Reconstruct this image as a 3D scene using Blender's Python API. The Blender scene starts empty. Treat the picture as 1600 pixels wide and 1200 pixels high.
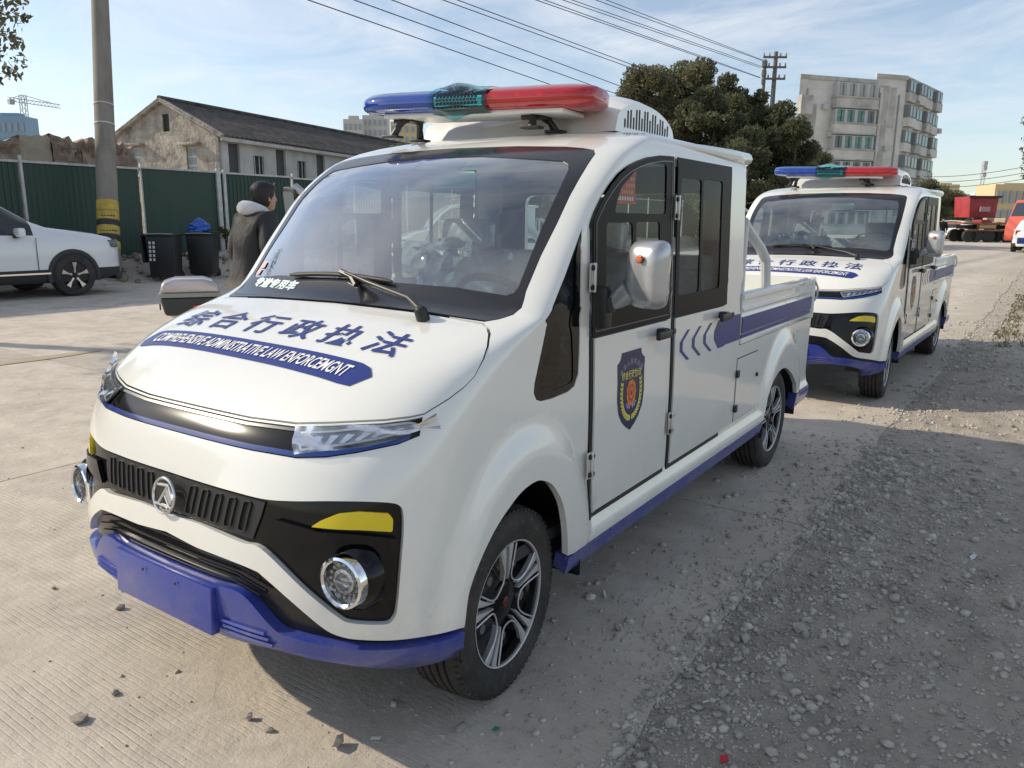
import bpy, bmesh, math, random
import numpy as np
from mathutils import Vector, Matrix
from mathutils.geometry import delaunay_2d_cdt
random.seed(7); rng = np.random.default_rng(7)
R = math.radians
SC = bpy.context.scene
COL = SC.collection
# ---------------------------------------------------------------- camera
# ---------------------------------------------------------------- vehicle body surface (local frame: +x its left side, +y rearwards, z up)
CAMF, CAMP, CAMR, CAMY = 1199.318, math.radians(12.02516), math.radians(0.45246), math.radians(34.172206)
CAMC = np.array([1.84345821, -1.17554979, 1.36898119])
_F = np.array([-math.sin(CAMY)*math.cos(CAMP), math.cos(CAMY)*math.cos(CAMP), -math.sin(CAMP)])
_R = np.array([math.cos(CAMY), math.sin(CAMY), 0.0]); _U = np.cross(_R, _F)
CAMRV = math.cos(CAMR)*_R + math.sin(CAMR)*_U; CAMUV = -math.sin(CAMR)*_R + math.cos(CAMR)*_U; CAMFV = _F
def ray(x, y):
    d = CAMFV + CAMRV*(x-800)/CAMF - CAMUV*(y-600)/CAMF
    return d/np.linalg.norm(d)
def on_z(x, y, z=0.0): d = ray(x, y); return CAMC + d*(z-CAMC[2])/d[2]
def on_x(x, y, X): d = ray(x, y); return CAMC + d*(X-CAMC[0])/d[0]
def on_y(x, y, Y): d = ray(x, y); return CAMC + d*(Y-CAMC[1])/d[1]
def at_depth(x, y, D): d = ray(x, y); return CAMC + d*D/(d@CAMFV)

class Pchip:
    def __init__(s, xy):
        a = np.array(xy, float); s.x, s.y = a[:, 0], a[:, 1]
        h = np.diff(s.x); d = np.diff(s.y)/h; m = np.zeros_like(s.x)
        for i in range(1, len(s.x)-1):
            if d[i-1]*d[i] > 0:
                w1, w2 = 2*h[i]+h[i-1], h[i]+2*h[i-1]
                m[i] = (w1+w2)/(w1/d[i-1]+w2/d[i])
        m[0], m[-1] = d[0], d[-1]; s.m = m
    def __call__(s, t):
        t = np.clip(np.asarray(t, float), s.x[0], s.x[-1])
        i = np.clip(np.searchsorted(s.x, t)-1, 0, len(s.x)-2)
        h = s.x[i+1]-s.x[i]; u = (t-s.x[i])/h
        return ((1+2*u)*(1-u)**2*s.y[i] + u*(1-u)**2*h*s.m[i] + u*u*(3-2*u)*s.y[i+1] + u*u*(u-1)*h*s.m[i+1])
fF = Pchip([(.24,.03),(.29,-.07),(.34,-.10),(.46,-.108),(.56,-.10),(.64,-.090),(.70,-.078),(.75,-.062),(.80,-.040),(.84,-.013),(.87,.014),
            (.90,.046),(.93,.086),(.96,.132),(.99,.188),(1.02,.255),(1.05,.34),(1.075,.425),(1.095,.50),(1.11,.548),(1.13,.580),(1.168,.62),(1.267,.70),(1.36,.78),(1.443,.853),
            (1.497,.915),(1.55,.985),(1.588,1.045),(1.62,1.115),(1.65,1.20),(1.68,1.33)])
fW = Pchip([(.24,.665),(.30,.69),(.36,.702),(.5,.707),(.7,.708),(.9,.705),(1.0,.702),(1.2,.698),(1.4,.692),(1.55,.688),(1.61,.684),(1.64,.676),(1.665,.655),(1.68,.622)])
fY = Pchip([(.24,.40),(.34,.29),(.5,.28),(.75,.31),(.87,.36),(.93,.41),(.98,.47),(1.02,.53),(1.06,.60),(1.09,.67),(1.11,.72),(1.168,.772),(1.267,.852),(1.36,.932),(1.443,1.005),
            (1.497,1.07),(1.55,1.15),(1.588,1.22),(1.62,1.31),(1.65,1.42),(1.68,1.56)])
fB = Pchip([(.24,0),(.98,0),(1.11,.06),(1.6,.06),(1.68,.05)])
def sst(a, b, t): u = np.clip((t-a)/(b-a), 0, 1); return u*u*(3-2*u)
ARCH = [(.575, .27, .275, .36), (3.215, .27, .285, .35)]
def fD(y, z):
    y = np.asarray(y, float); z = np.asarray(z, float); d = np.zeros(np.broadcast(y, z).shape)
    for (yc, zc, ry, rz) in ARCH:
        e = np.sqrt(((y-yc)/ry)**2 + ((z-zc)/rz)**2)
        d = np.maximum(d, .030*sst(1.55, 1.22, e))
    d = np.maximum(d, .028*sst(.425, .345, z)*sst(.5, .9, y))
    return d
NS = 3.0
_ph = np.linspace(0, math.pi/2, 4001)
_rx = .70*np.sin(_ph)**(2/NS); _ry = -.38*np.cos(_ph)**(2/NS)
_rs = np.concatenate([[0], np.cumsum(np.hypot(np.diff(_rx), np.diff(_ry)))]); L0 = _rs[-1]
def surf0(s, z):
    s = np.asarray(s, float); z = np.asarray(z, float)
    sg = np.where(s < 0, -1., 1.); t = np.abs(s)
    ph = np.interp(t, _rs, _ph); u = np.sin(ph)**(2/NS); v = np.maximum(np.cos(ph), 0)**(2/NS)
    F, Y, b = fF(z), fY(z), fB(z); a = Y-F-b
    y = np.where(t <= L0, Y - a*v - b*(1-u*u), Y + t - L0)
    x = (fW(z)+fD(y, z))*u*sg
    return np.stack([x, y, z*np.ones_like(x)], -1)
def surf(s, z, off=0.0):
    h = .0015
    P = surf0(s, z); zz = np.clip(z, .2415, 1.6785)
    ss = np.where(np.abs(np.asarray(s)) < 1e-9, 1e-9, s)
    N = np.cross(surf0(ss+h, zz)-surf0(ss-h, zz), surf0(ss, zz+h)-surf0(ss, zz-h))
    N /= np.linalg.norm(N, axis=-1, keepdims=True)
    return P + N*off, N
def yfront(x, z):
    u = np.minimum(np.abs(x)/fW(z), 1); F, Y, b = fF(z), fY(z), fB(z)
    return F + b*u*u + (Y-F-b)*(1-(1-u**NS)**(1/NS))
def inside(P):
    x, y, z = np.abs(P[..., 0]), P[..., 1], P[..., 2]
    W = fW(z)+fD(y, z); u = np.minimum(x/W, 1); F, Y, b = fF(z), fY(z), fB(z)
    ys = F + b*u*u + (Y-F-b)*(1-(1-u**NS)**(1/NS))
    return (x < W) & (y > ys) & (z > .2) & (z < 1.68)
def chart(x, y, z):
    F, Y, b = fF(z), fY(z), fB(z)
    if y >= Y: return (float(L0 + y - Y), float(z))
    u = min(abs(x)/float(fW(z)+fD(y, z)), 1.0)
    return (float(np.interp(math.asin(u**(NS/2)), _ph, _rs)), float(z))
def side(y, z):                          # point of the left side given y and z
    F, Y, b = float(fF(z)), float(fY(z)), float(fB(z))
    if y >= Y: return (L0 + y - Y, z)
    lo, hi = 0.0, 1.0
    for _ in range(40):
        u = (lo+hi)/2
        if F + b*u*u + (Y-F-b)*(1-(1-u**NS)**(1/NS)) < y: lo = u
        else: hi = u
    return (float(np.interp(math.asin(lo**(NS/2)), _ph, _rs)), z)
def fx(x, z):                            # point of the front given x and z
    u = min(abs(x)/float(fW(z)), 1.0)
    return (math.copysign(float(np.interp(math.asin(u**(NS/2)), _ph, _rs)), x), z)
_t = np.arange(.5, 7, .003)
def hit3(px, py):
    d = ray(px, py); P = CAMC + _t[:, None]*d; k = np.nonzero(inside(P))[0]
    if not len(k): return None
    lo, hi = _t[k[0]]-.003, _t[k[0]]
    for _ in range(20):
        m = (lo+hi)/2
        if inside(CAMC+m*d): hi = m
        else: lo = m
    return CAMC+hi*d
def hit(px, py):
    p = hit3(px, py)
    if p is None: raise ValueError(f"trace misses body {px},{py}")
    s, z = chart(*p); return (math.copysign(s, p[0]), z)

_cd = bpy.data.cameras.new("camera"); CAM = bpy.data.objects.new("camera", _cd); COL.objects.link(CAM)
_cd.sensor_width = 36; _cd.lens = CAMF/1600*36; _cd.clip_start = .05; _cd.clip_end = 4000
CAM.matrix_world = Matrix([[CAMRV[0], CAMUV[0], -CAMFV[0], CAMC[0]], [CAMRV[1], CAMUV[1], -CAMFV[1], CAMC[1]],
                           [CAMRV[2], CAMUV[2], -CAMFV[2], CAMC[2]], [0, 0, 0, 1]])
SC.camera = CAM
# ---------------------------------------------------------------- sky, sun, exposure
SUN = Vector((-1.0, -.46, .66)).normalized()
W = bpy.data.worlds.new("World"); SC.world = W; W.use_nodes = True
nt = W.node_tree; nt.nodes.clear()
def N(t, typ, **kw):
    n = t.nodes.new(typ)
    for k, v in kw.items():
        if k in n.inputs.keys() if isinstance(k, str) else False: n.inputs[k].default_value = v
        else: setattr(n, k, v)
    return n
out = N(nt, "ShaderNodeOutputWorld"); bg = N(nt, "ShaderNodeBackground"); bg.inputs[1].default_value = .15
sky = N(nt, "ShaderNodeTexSky"); sky.sky_type = 'NISHITA'; sky.sun_disc = False
sky.sun_elevation = math.asin(SUN.z); sky.sun_rotation = math.atan2(SUN.x, SUN.y); sky.altitude = 0; sky.air_density = 1.0; sky.dust_density = .6; sky.ozone_density = 2.0
tc = N(nt, "ShaderNodeTexCoord"); sp = N(nt, "ShaderNodeSeparateXYZ")
za = N(nt, "ShaderNodeMath", operation='ADD'); za.inputs[1].default_value = .10
zm = N(nt, "ShaderNodeMath", operation='MAXIMUM'); zm.inputs[1].default_value = .05
dv = N(nt, "ShaderNodeVectorMath", operation='DIVIDE'); cb = N(nt, "ShaderNodeCombineXYZ"); c3 = N(nt, "ShaderNodeCombineXYZ")
mp = N(nt, "ShaderNodeMapping"); mp.inputs['Scale'].default_value = (1.1, 1.4, 1); mp.inputs['Rotation'].default_value = (0, 0, R(35))
n1 = N(nt, "ShaderNodeTexNoise"); n1.inputs['Scale'].default_value = 1.3; n1.inputs['Detail'].default_value = 9; n1.inputs['Roughness'].default_value = .62; n1.inputs['Distortion'].default_value = .6
r1 = N(nt, "ShaderNodeValToRGB"); r1.color_ramp.elements[0].position = .40; r1.color_ramp.elements[1].position = .74
mul = N(nt, "ShaderNodeMath", operation='MULTIPLY'); mul.inputs[1].default_value = .60
mx = N(nt, "ShaderNodeMix", data_type='RGBA'); mx.inputs[7].default_value = (5.3, 5.3, 5.35, 1)
L = nt.links.new
L(tc.outputs['Generated'], sp.inputs[0]); L(sp.outputs[2], zm.inputs[0]); L(zm.outputs[0], za.inputs[0])
L(za.outputs[0], c3.inputs[0]); L(za.outputs[0], c3.inputs[1]); c3.inputs[2].default_value = 1
L(sp.outputs[0], cb.inputs[0]); L(sp.outputs[1], cb.inputs[1])
L(cb.outputs[0], dv.inputs[0]); L(c3.outputs[0], dv.inputs[1]); L(dv.outputs[0], mp.inputs[0]); L(mp.outputs[0], n1.inputs['Vector'])
L(n1.outputs[0], r1.inputs[0]); fz = N(nt, 'ShaderNodeMapRange'); fz.inputs[1].default_value = .02; fz.inputs[2].default_value = .22; L(sp.outputs[2], fz.inputs[0]); m2_ = N(nt, 'ShaderNodeMath', operation='MULTIPLY'); L(r1.outputs[0], mul.inputs[0]); L(mul.outputs[0], m2_.inputs[0]); L(fz.outputs[0], m2_.inputs[1]); L(m2_.outputs[0], mx.inputs[0])
hsv = N(nt, 'ShaderNodeHueSaturation'); hsv.inputs['Saturation'].default_value = .78; hsv.inputs['Value'].default_value = .83; L(sky.outputs[0], hsv.inputs['Color']); L(hsv.outputs[0], mx.inputs[6]); L(mx.outputs[2], bg.inputs[0]); L(bg.outputs[0], out.inputs[0])
_sl = bpy.data.lights.new("sun", 'SUN'); _sl.energy = 3.2; _sl.angle = R(.6); _sl.color = (1, .88, .69)
SUNO = bpy.data.objects.new("sun", _sl); COL.objects.link(SUNO); SUNO.rotation_euler = SUN.to_track_quat('Z', 'Y').to_euler(); SUNO.location = (-20, -6, 20)
SC.view_settings.view_transform = 'Standard'; SC.view_settings.look = 'None'; SC.view_settings.exposure = 0.40; SC.view_settings.gamma = 1.0
SC.view_settings.use_curve_mapping = False
SC.cycles.use_denoising = True; SC.cycles.max_bounces = 10; SC.cycles.transparent_max_bounces = 24; SC.cycles.caustics_reflective = False; SC.cycles.caustics_refractive = False
# ---------------------------------------------------------------- materials
MATS = {}
def mat(name, col, rough=.5, metal=0.0, coat=0.0, var=0.0, vscale=8.0, bump=0.0, bscale=40.0, trans=0.0, emit=0.0, col2=None, rvar=0.0, spec=.5, bdist=.01, ior=1.5, stretch=None):
    if name in MATS: return MATS[name]
    m = bpy.data.materials.new(name); m.use_nodes = True; t = m.node_tree; b = t.nodes['Principled BSDF']
    b.inputs['Base Color'].default_value = (*col, 1); b.inputs['Roughness'].default_value = rough; b.inputs['Metallic'].default_value = metal
    b.inputs['Coat Weight'].default_value = coat; b.inputs['Coat Roughness'].default_value = .04; b.inputs['Transmission Weight'].default_value = trans
    b.inputs['Specular IOR Level'].default_value = spec; b.inputs['IOR'].default_value = ior
    if emit: b.inputs['Emission Color'].default_value = (*col, 1); b.inputs['Emission Strength'].default_value = emit
    tcn = t.nodes.new('ShaderNodeTexCoord'); co = tcn.outputs['Object']
    if stretch:
        mpn = t.nodes.new('ShaderNodeMapping'); mpn.inputs['Scale'].default_value = stretch; t.links.new(co, mpn.inputs[0]); co = mpn.outputs[0]
    if var or col2 or rvar:
        n = t.nodes.new('ShaderNodeTexNoise'); n.inputs['Scale'].default_value = vscale; n.inputs['Detail'].default_value = 7; n.inputs['Roughness'].default_value = .65
        t.links.new(co, n.inputs['Vector'])
        rp = t.nodes.new('ShaderNodeMapRange'); rp.inputs['From Min'].default_value = .32; rp.inputs['From Max'].default_value = .68; t.links.new(n.outputs[0], rp.inputs[0])
        mxn = t.nodes.new('ShaderNodeMix'); mxn.data_type = 'RGBA'; t.links.new(rp.outputs[0], mxn.inputs[0])
        mxn.inputs[6].default_value = (*(c*(1-var) for c in col), 1)
        mxn.inputs[7].default_value = (*col2, 1) if col2 else (*(min(c*(1+var), 1) for c in col), 1)
        if var or col2: t.links.new(mxn.outputs[2], b.inputs['Base Color'])
        if rvar:
            r2 = t.nodes.new('ShaderNodeMapRange'); r2.inputs['To Min'].default_value = max(rough-rvar, .01); r2.inputs['To Max'].default_value = rough+rvar
            t.links.new(rp.outputs[0], r2.inputs[0]); t.links.new(r2.outputs[0], b.inputs['Roughness'])
    if bump:
        n = t.nodes.new('ShaderNodeTexNoise'); n.inputs['Scale'].default_value = bscale; n.inputs['Detail'].default_value = 6; n.inputs['Roughness'].default_value = .6
        t.links.new(co, n.inputs['Vector'])
        bp = t.nodes.new('ShaderNodeBump'); bp.inputs['Strength'].default_value = bump; bp.inputs['Distance'].default_value = bdist
        t.links.new(n.outputs[0], bp.inputs['Height']); t.links.new(bp.outputs[0], b.inputs['Normal'])
    MATS[name] = m; return m
def glass_mat(name, tint, refl=1.0, haze=None):
    m = bpy.data.materials.new(name); m.use_nodes = True; t = m.node_tree; t.nodes.clear()
    o = t.nodes.new('ShaderNodeOutputMaterial'); tr = t.nodes.new('ShaderNodeBsdfTransparent'); tr.inputs[0].default_value = (*tint, 1)
    gl = t.nodes.new('ShaderNodeBsdfGlossy'); gl.inputs['Roughness'].default_value = .015
    fr = t.nodes.new('ShaderNodeFresnel'); fr.inputs['IOR'].default_value = 1.5
    mu = t.nodes.new('ShaderNodeMath'); mu.operation = 'MULTIPLY'; mu.inputs[1].default_value = refl; mu.use_clamp = True
    ms = t.nodes.new('ShaderNodeMixShader')
    t.links.new(fr.outputs[0], mu.inputs[0]); t.links.new(mu.outputs[0], ms.inputs[0]); t.links.new(tr.outputs[0], ms.inputs[1]); t.links.new(gl.outputs[0], ms.inputs[2])
    last = ms.outputs[0]
    if haze:                                        # mottled pale layer; on the windscreen it imitates bright sky reflections
        df = t.nodes.new('ShaderNodeBsdfDiffuse'); df.inputs[0].default_value = (.75, .78, .8, 1)
        tcn = t.nodes.new('ShaderNodeTexCoord'); n = t.nodes.new('ShaderNodeTexNoise'); n.inputs['Scale'].default_value = 4; n.inputs['Detail'].default_value = 8
        rp = t.nodes.new('ShaderNodeMapRange'); rp.inputs['From Min'].default_value = .4; rp.inputs['From Max'].default_value = .75; rp.inputs['To Max'].default_value = haze
        m2 = t.nodes.new('ShaderNodeMixShader'); t.links.new(tcn.outputs['Object'], n.inputs['Vector']); t.links.new(n.outputs[0], rp.inputs[0]); t.links.new(rp.outputs[0], m2.inputs[0])
        t.links.new(last, m2.inputs[1]); t.links.new(df.outputs[0], m2.inputs[2]); last = m2.outputs[0]
    t.links.new(last, o.inputs[0]); MATS[name] = m; return m
# ---------------------------------------------------------------- mesh helpers
def setp(o, label=None, cat=None, group=None, kind=None):
    if label: o['label'] = label
    if cat: o['category'] = cat
    if group: o['group'] = group
    if kind: o['kind'] = kind
    return o
def empty(name, loc=(0, 0, 0), rz=0.0):
    o = bpy.data.objects.new(name, None); o.empty_display_size = .2; COL.objects.link(o); o.location = loc; o.rotation_euler = (0, 0, rz); return o
def raw(name, v, f, m, parent=None, smooth=None, normals=None):
    me = bpy.data.meshes.new(name); me.from_pydata([tuple(map(float, p)) for p in v], [], f)
    for x in (m if isinstance(m, (list, tuple)) else [m]): me.materials.append(x)
    if normals is not None:
        me.shade_smooth(); me.normals_split_custom_set_from_vertices([tuple(map(float, n)) for n in normals])
    elif smooth is not None:
        me.shade_smooth(); me.set_sharp_from_angle(angle=R(smooth))
    o = bpy.data.objects.new(name, me); COL.objects.link(o); o.parent = parent; return o
def copy_tree(o, parent=None):
    c = o.copy(); COL.objects.link(c); c.parent = parent
    for ch in KIDS[o.name] if o.name in KIDS else list(o.children): copy_tree(ch, c)
    return c
KIDS = {}
class MB:
    def __init__(s): s.v = []; s.f = []; s.mi = []
    def add(s, v, f, mi=0):
        k = len(s.v); s.v += [tuple(p) for p in v]; s.f += [tuple(i+k for i in q) for q in f]; s.mi += [mi]*len(f); return s
    def box(s, c, d, rot=None, taper=1.0, mi=0):
        x, y, z = d[0]/2, d[1]/2, d[2]/2
        v = [Vector((sx*x*(taper if sz > 0 else 1), sy*y*(taper if sz > 0 else 1), sz*z)) for sz in (-1, 1) for sx, sy in ((-1, -1), (1, -1), (1, 1), (-1, 1))]
        if rot is not None: v = [rot @ p for p in v]
        v = [p + Vector(c) for p in v]
        return s.add(v, [(3, 2, 1, 0), (4, 5, 6, 7), (0, 1, 5, 4), (1, 2, 6, 5), (2, 3, 7, 6), (3, 0, 4, 7)], mi)
    def lathe(s, prof, o=(0, 0, 0), d=(0, 0, 1), seg=24, mi=0, cap=False, a0=0.0):
        q = Vector(d).normalized().to_track_quat('Z', 'Y').to_matrix(); v = []; f = []
        for r, h in prof:
            for i in range(seg):
                a = a0 + 2*math.pi*i/seg; v.append(q @ Vector((r*math.cos(a), r*math.sin(a), h)) + Vector(o))
        n = len(prof)
        for j in range(n-1):
            for i in range(seg):
                k = (i+1) % seg; f.append((j*seg+i, j*seg+k, (j+1)*seg+k, (j+1)*seg+i))
        if cap: f.append(tuple(range(seg))[::-1]); f.append(tuple((n-1)*seg+i for i in range(seg)))
        return s.add(v, f, mi)
    def tube(s, path, r, seg=8, mi=0, closed=False, cap=True):
        P = [Vector(p) for p in path]; n = len(P); rr = r if isinstance(r, (list, tuple)) else [r]*n; v = []; f = []; up = None
        for i in range(n):
            a = P[(i-1) % n] if (closed or i > 0) else P[i]; b = P[(i+1) % n] if (closed or i < n-1) else P[i]
            t = (b-a).normalized()
            if up is None: up = Vector((0, 0, 1)) if abs(t.z) < .9 else Vector((1, 0, 0))
            x = t.cross(up).normalized(); up = x.cross(t).normalized()
            for k in range(seg):
                an = 2*math.pi*k/seg; v.append(P[i] + (x*math.cos(an)+up*math.sin(an))*rr[i])
        for i in range(n if closed else n-1):
            j = (i+1) % n
            for k in range(seg):
                l = (k+1) % seg; f.append((i*seg+k, i*seg+l, j*seg+l, j*seg+k))
        if cap and not closed: f.append(tuple(range(seg))); f.append(tuple((n-1)*seg+k for k in range(seg))[::-1])
        return s.add(v, f, mi)
    def prism(s, poly, a, b, axes='yzx', mi=0):             # poly in the first two axes, extruded along the third from a to b
        ix = ['xyz'.index(c) for c in axes]; n = len(poly); v = []
        for h in (a, b):
            for p in poly:
                q = [0, 0, 0]; q[ix[0]] = p[0]; q[ix[1]] = p[1]; q[ix[2]] = h; v.append(q)
        f = [tuple(range(n))[::-1], tuple(range(n, 2*n))] + [(i, (i+1) % n, n+(i+1) % n, n+i) for i in range(n)]
        return s.add(v, f, mi)
    def grid(s, rows, mi=0, close_u=False):
        n, k = len(rows), len(rows[0]); v = [p for r in rows for p in r]; f = []
        for i in range(n-1):
            for j in range(k if close_u else k-1):
                l = (j+1) % k; f.append((i*k+j, i*k+l, (i+1)*k+l, (i+1)*k+j))
        return s.add(v, f, mi)
    def build(s, name, m, parent=None, smooth=35, bevel=0.0, segs=2, loc=None, rot=None, recalc=True, sub=0):
        me = bpy.data.meshes.new(name); me.from_pydata([tuple(map(float, p)) for p in s.v], [], s.f)
        for x in (m if isinstance(m, (list, tuple)) else [m]): me.materials.append(x)
        if any(s.mi): me.polygons.foreach_set('material_index', s.mi)
        bm = bmesh.new(); bm.from_mesh(me)
        if recalc: bmesh.ops.recalc_face_normals(bm, faces=bm.faces)
        if bevel:
            ed = [e for e in bm.edges if len(e.link_faces) == 2 and e.calc_face_angle(0) > R(38)]
            bmesh.ops.bevel(bm, geom=ed, offset=bevel, segments=segs, affect='EDGES', profile=.6, clamp_overlap=True)
        bm.to_mesh(me); bm.free()
        if smooth: me.shade_smooth(); me.set_sharp_from_angle(angle=R(smooth))
        o = bpy.data.objects.new(name, me); COL.objects.link(o); o.parent = parent
        if loc is not None: o.location = loc
        if rot is not None: o.rotation_euler = rot
        if sub:
            md = o.modifiers.new('sub', 'SUBSURF'); md.levels = sub; md.render_levels = sub
        return o
def inpoly(P, poly):
    x, y = P[:, 0], P[:, 1]; r = np.zeros(len(P), bool); n = len(poly)
    for i in range(n):
        x1, y1 = poly[i]; x2, y2 = poly[(i+1) % n]
        if y1 == y2: continue
        c = (y1 > y) != (y2 > y); r ^= c & (x < (x2-x1)*(y-y1)/(y2-y1)+x1)
    return r
def resample(poly, sp):
    o = []; n = len(poly)
    for i in range(n):
        a, b = np.array(poly[i], float), np.array(poly[(i+1) % n], float); d = np.linalg.norm(b-a)
        if d < 1e-6: continue
        k = max(1, int(math.ceil(d/sp)))
        for j in range(k): o.append(tuple(a+(b-a)*j/k))
    return o
def cdt(outer, holes, sp):
    loops = [resample(outer, sp)] + [resample(h, sp) for h in holes]
    pts = []; ed = []
    for l in loops:
        k = len(pts); pts += l; ed += [(k+i, k+(i+1) % len(l)) for i in range(len(l))]
    B = np.array(pts); lo, hi = B.min(0), B.max(0)
    gx, gy = np.meshgrid(np.arange(lo[0], hi[0]+sp, sp), np.arange(lo[1], hi[1]+sp, sp*.866)); gx[1::2] += sp/2
    G = np.stack([gx.ravel(), gy.ravel()], 1); ok = inpoly(G, loops[0])
    for h in loops[1:]: ok &= ~inpoly(G, h)
    G = G[ok]
    if len(G):
        keep = np.ones(len(G), bool)
        for i in range(0, len(G), 2000):
            d = ((G[i:i+2000, None]-B[None])**2).sum(-1).min(1); keep[i:i+2000] = d > (.55*sp)**2
        pts += [tuple(p) for p in G[keep]]
    r = delaunay_2d_cdt([Vector(p) for p in pts], ed, [], 0, 1e-7)
    V = np.array([tuple(p) for p in r[0]]); T = np.array([t for t in r[2] if len(t) == 3])
    C = V[T].mean(1); ok = inpoly(C, loops[0])
    for h in loops[1:]: ok &= ~inpoly(C, h)
    T = T[ok]
    e1 = V[T[:, 1]]-V[T[:, 0]]; e2 = V[T[:, 2]]-V[T[:, 0]]; ar = e1[:, 0]*e2[:, 1]-e1[:, 1]*e2[:, 0]
    T[ar < 0] = T[ar < 0][:, ::-1]; T = T[np.abs(ar) > 1e-10]
    return V, T
def panel(name, outer, holes, off, depth, m, parent, sp=.03, fn=None):
    V, T = cdt(outer, holes, sp); P, Nn = (fn or surf)(V[:, 0], V[:, 1], off)
    v = list(P); nn = list(Nn); f = [tuple(int(i) for i in t) for t in T]
    if depth:
        cnt = {}
        for t in f:
            for i in range(3):
                e = (t[i], t[(i+1) % 3]); cnt[e] = cnt.get(e, 0)+1
        for (a, b) in [e for e in cnt if (e[1], e[0]) not in cnt]:
            t = P[b]-P[a]; sn = np.cross(t, Nn[a]); sn /= (np.linalg.norm(sn)+1e-12); k = len(v)
            v += [P[a], P[b], P[b]-Nn[b]*depth, P[a]-Nn[a]*depth]; nn += [sn]*4; f.append((k+1, k, k+3, k+2))
    return raw(name, v, f, m, parent, normals=nn)
def sym(half): return list(half) + [(-s, z) for s, z in reversed(half) if abs(s) > 1e-6]
def mir(poly): return [(-s, z) for s, z in reversed(poly)]
def inset(poly, d):
    n = len(poly); A = sum(poly[i][0]*poly[(i+1) % n][1]-poly[(i+1) % n][0]*poly[i][1] for i in range(n)); sg = 1 if A > 0 else -1; o = []
    for i in range(n):
        p0, p1, p2 = (np.array(poly[(i+k) % n], float) for k in (-1, 0, 1))
        e1 = (p1-p0)/(np.linalg.norm(p1-p0)+1e-9); e2 = (p2-p1)/(np.linalg.norm(p2-p1)+1e-9)
        n1 = np.array([-e1[1], e1[0]])*sg; n2 = np.array([-e2[1], e2[0]])*sg; b = n1+n2; l = np.linalg.norm(b)
        b = b/l if l > 1e-6 else n1
        o.append(tuple(p1 + b*d/max(.45, float(b@n1))))
    return o
def rounded(poly, r, k=4):
    n = len(poly); o = []
    for i in range(n):
        p0, p1, p2 = (np.array(poly[(i+j) % n], float) for j in (-1, 0, 1))
        a = p0-p1; b = p2-p1; la, lb = np.linalg.norm(a), np.linalg.norm(b); rr = min(r, la*.45, lb*.45)
        s, e = p1+a/la*rr, p1+b/lb*rr
        for j in range(k+1): t = j/k; o.append(tuple((1-t)**2*s+2*t*(1-t)*p1+t*t*e))
    return o
_tc = {}
def text_tris(txt, size=1.0, bold=0.0, shear=0.0, maxe=None, space=1.0):
    cu = bpy.data.curves.new('txt', 'FONT'); cu.body = txt; cu.size = size; cu.offset = bold; cu.shear = shear; cu.align_x = 'CENTER'; cu.align_y = 'CENTER'; cu.resolution_u = 3; cu.space_character = space
    ob = bpy.data.objects.new('txt', cu); COL.objects.link(ob); dg = bpy.context.evaluated_depsgraph_get(); dg.update()
    me = bpy.data.meshes.new_from_object(ob.evaluated_get(dg)); bm = bmesh.new(); bm.from_mesh(me)
    bmesh.ops.triangulate(bm, faces=bm.faces)
    if maxe:
        for _ in range(4):
            lg = [e for e in bm.edges if e.calc_length() > maxe]
            if not lg: break
            bmesh.ops.subdivide_edges(bm, edges=lg, cuts=1); bmesh.ops.triangulate(bm, faces=bm.faces)
    bm.verts.ensure_lookup_table(); V = np.array([v.co[:2] for v in bm.verts]); T = [tuple(v.index for v in f.verts) for f in bm.faces]
    bm.free(); bpy.data.objects.remove(ob); bpy.data.curves.remove(cu); bpy.data.meshes.remove(me)
    lo, hi = V.min(0), V.max(0); V = V-(lo+hi)/2
    return V, T

# ================================================================ patrol pickup
WHITE = mat('white_paint', (.80, .80, .755), .22, coat=.9, rvar=.05, vscale=3, var=.015)
BLUE = mat('blue_paint', (.022, .046, .30), .3, coat=.5, rvar=.06)
DECAL = mat('blue_vinyl', (.015, .032, .20), .35)
BLACKG = mat('gloss_black', (.005, .005, .006), .10, spec=.35)
BLACKP = mat('black_plastic', (.017, .017, .018), .42, bump=.15, bscale=300, bdist=.001)
RUBBER = mat('rubber', (.012, .012, .013), .6)
DGREY = mat('dark_grey_trim', (.045, .047, .05), .5, var=.15, vscale=20)
CHROME = mat('chrome', (.82, .83, .84), .07, metal=1.0)
SILVER = mat('silver_paint', (.44, .45, .47), .28, metal=.55, coat=.5)
ALLOY = mat('alloy_face', (.56, .56, .57), .32, metal=.35)
YELLOW = mat('yellow_film', (.75, .58, .012), .3, coat=.3)
GLASS = glass_mat('windscreen_glass', (.78, .92, .88), 5.2, haze=.10)
SGLASS = glass_mat('door_glass', (.80, .86, .85), .55, haze=.04)
DGLASS = glass_mat('dark_glass', (.10, .10, .10), 1.0)
TGLASS = glass_mat('green_shade_band', (.12, .48, .42), .6)
LENS = glass_mat('clear_lens', (.93, .95, .96), 1.0)
FILM = glass_mat('clear_film', (.90, .92, .93), 2.0, haze=.14)
TYRE = mat('tyre', (.022, .021, .021), .75, var=.3, vscale=15, bump=.2, bscale=120, bdist=.002)
INTER = mat('cabin_grey', (.40, .42, .43), .6, var=.1)
SEATM = mat('seat_in_plastic', (.42, .45, .50), .22, coat=.8, bump=.5, bscale=9, bdist=.03, var=.2)
def lens_mat(name, c):
    m = mat(name, c, .06, trans=.55, coat=.8); return m
BLENS = lens_mat('blue_lens', (.015, .10, .62)); RLENS = lens_mat('red_lens', (.80, .015, .02))
TEAL = glass_mat('teal_film', (.20, .66, .74), 1.2, haze=.0)
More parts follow.
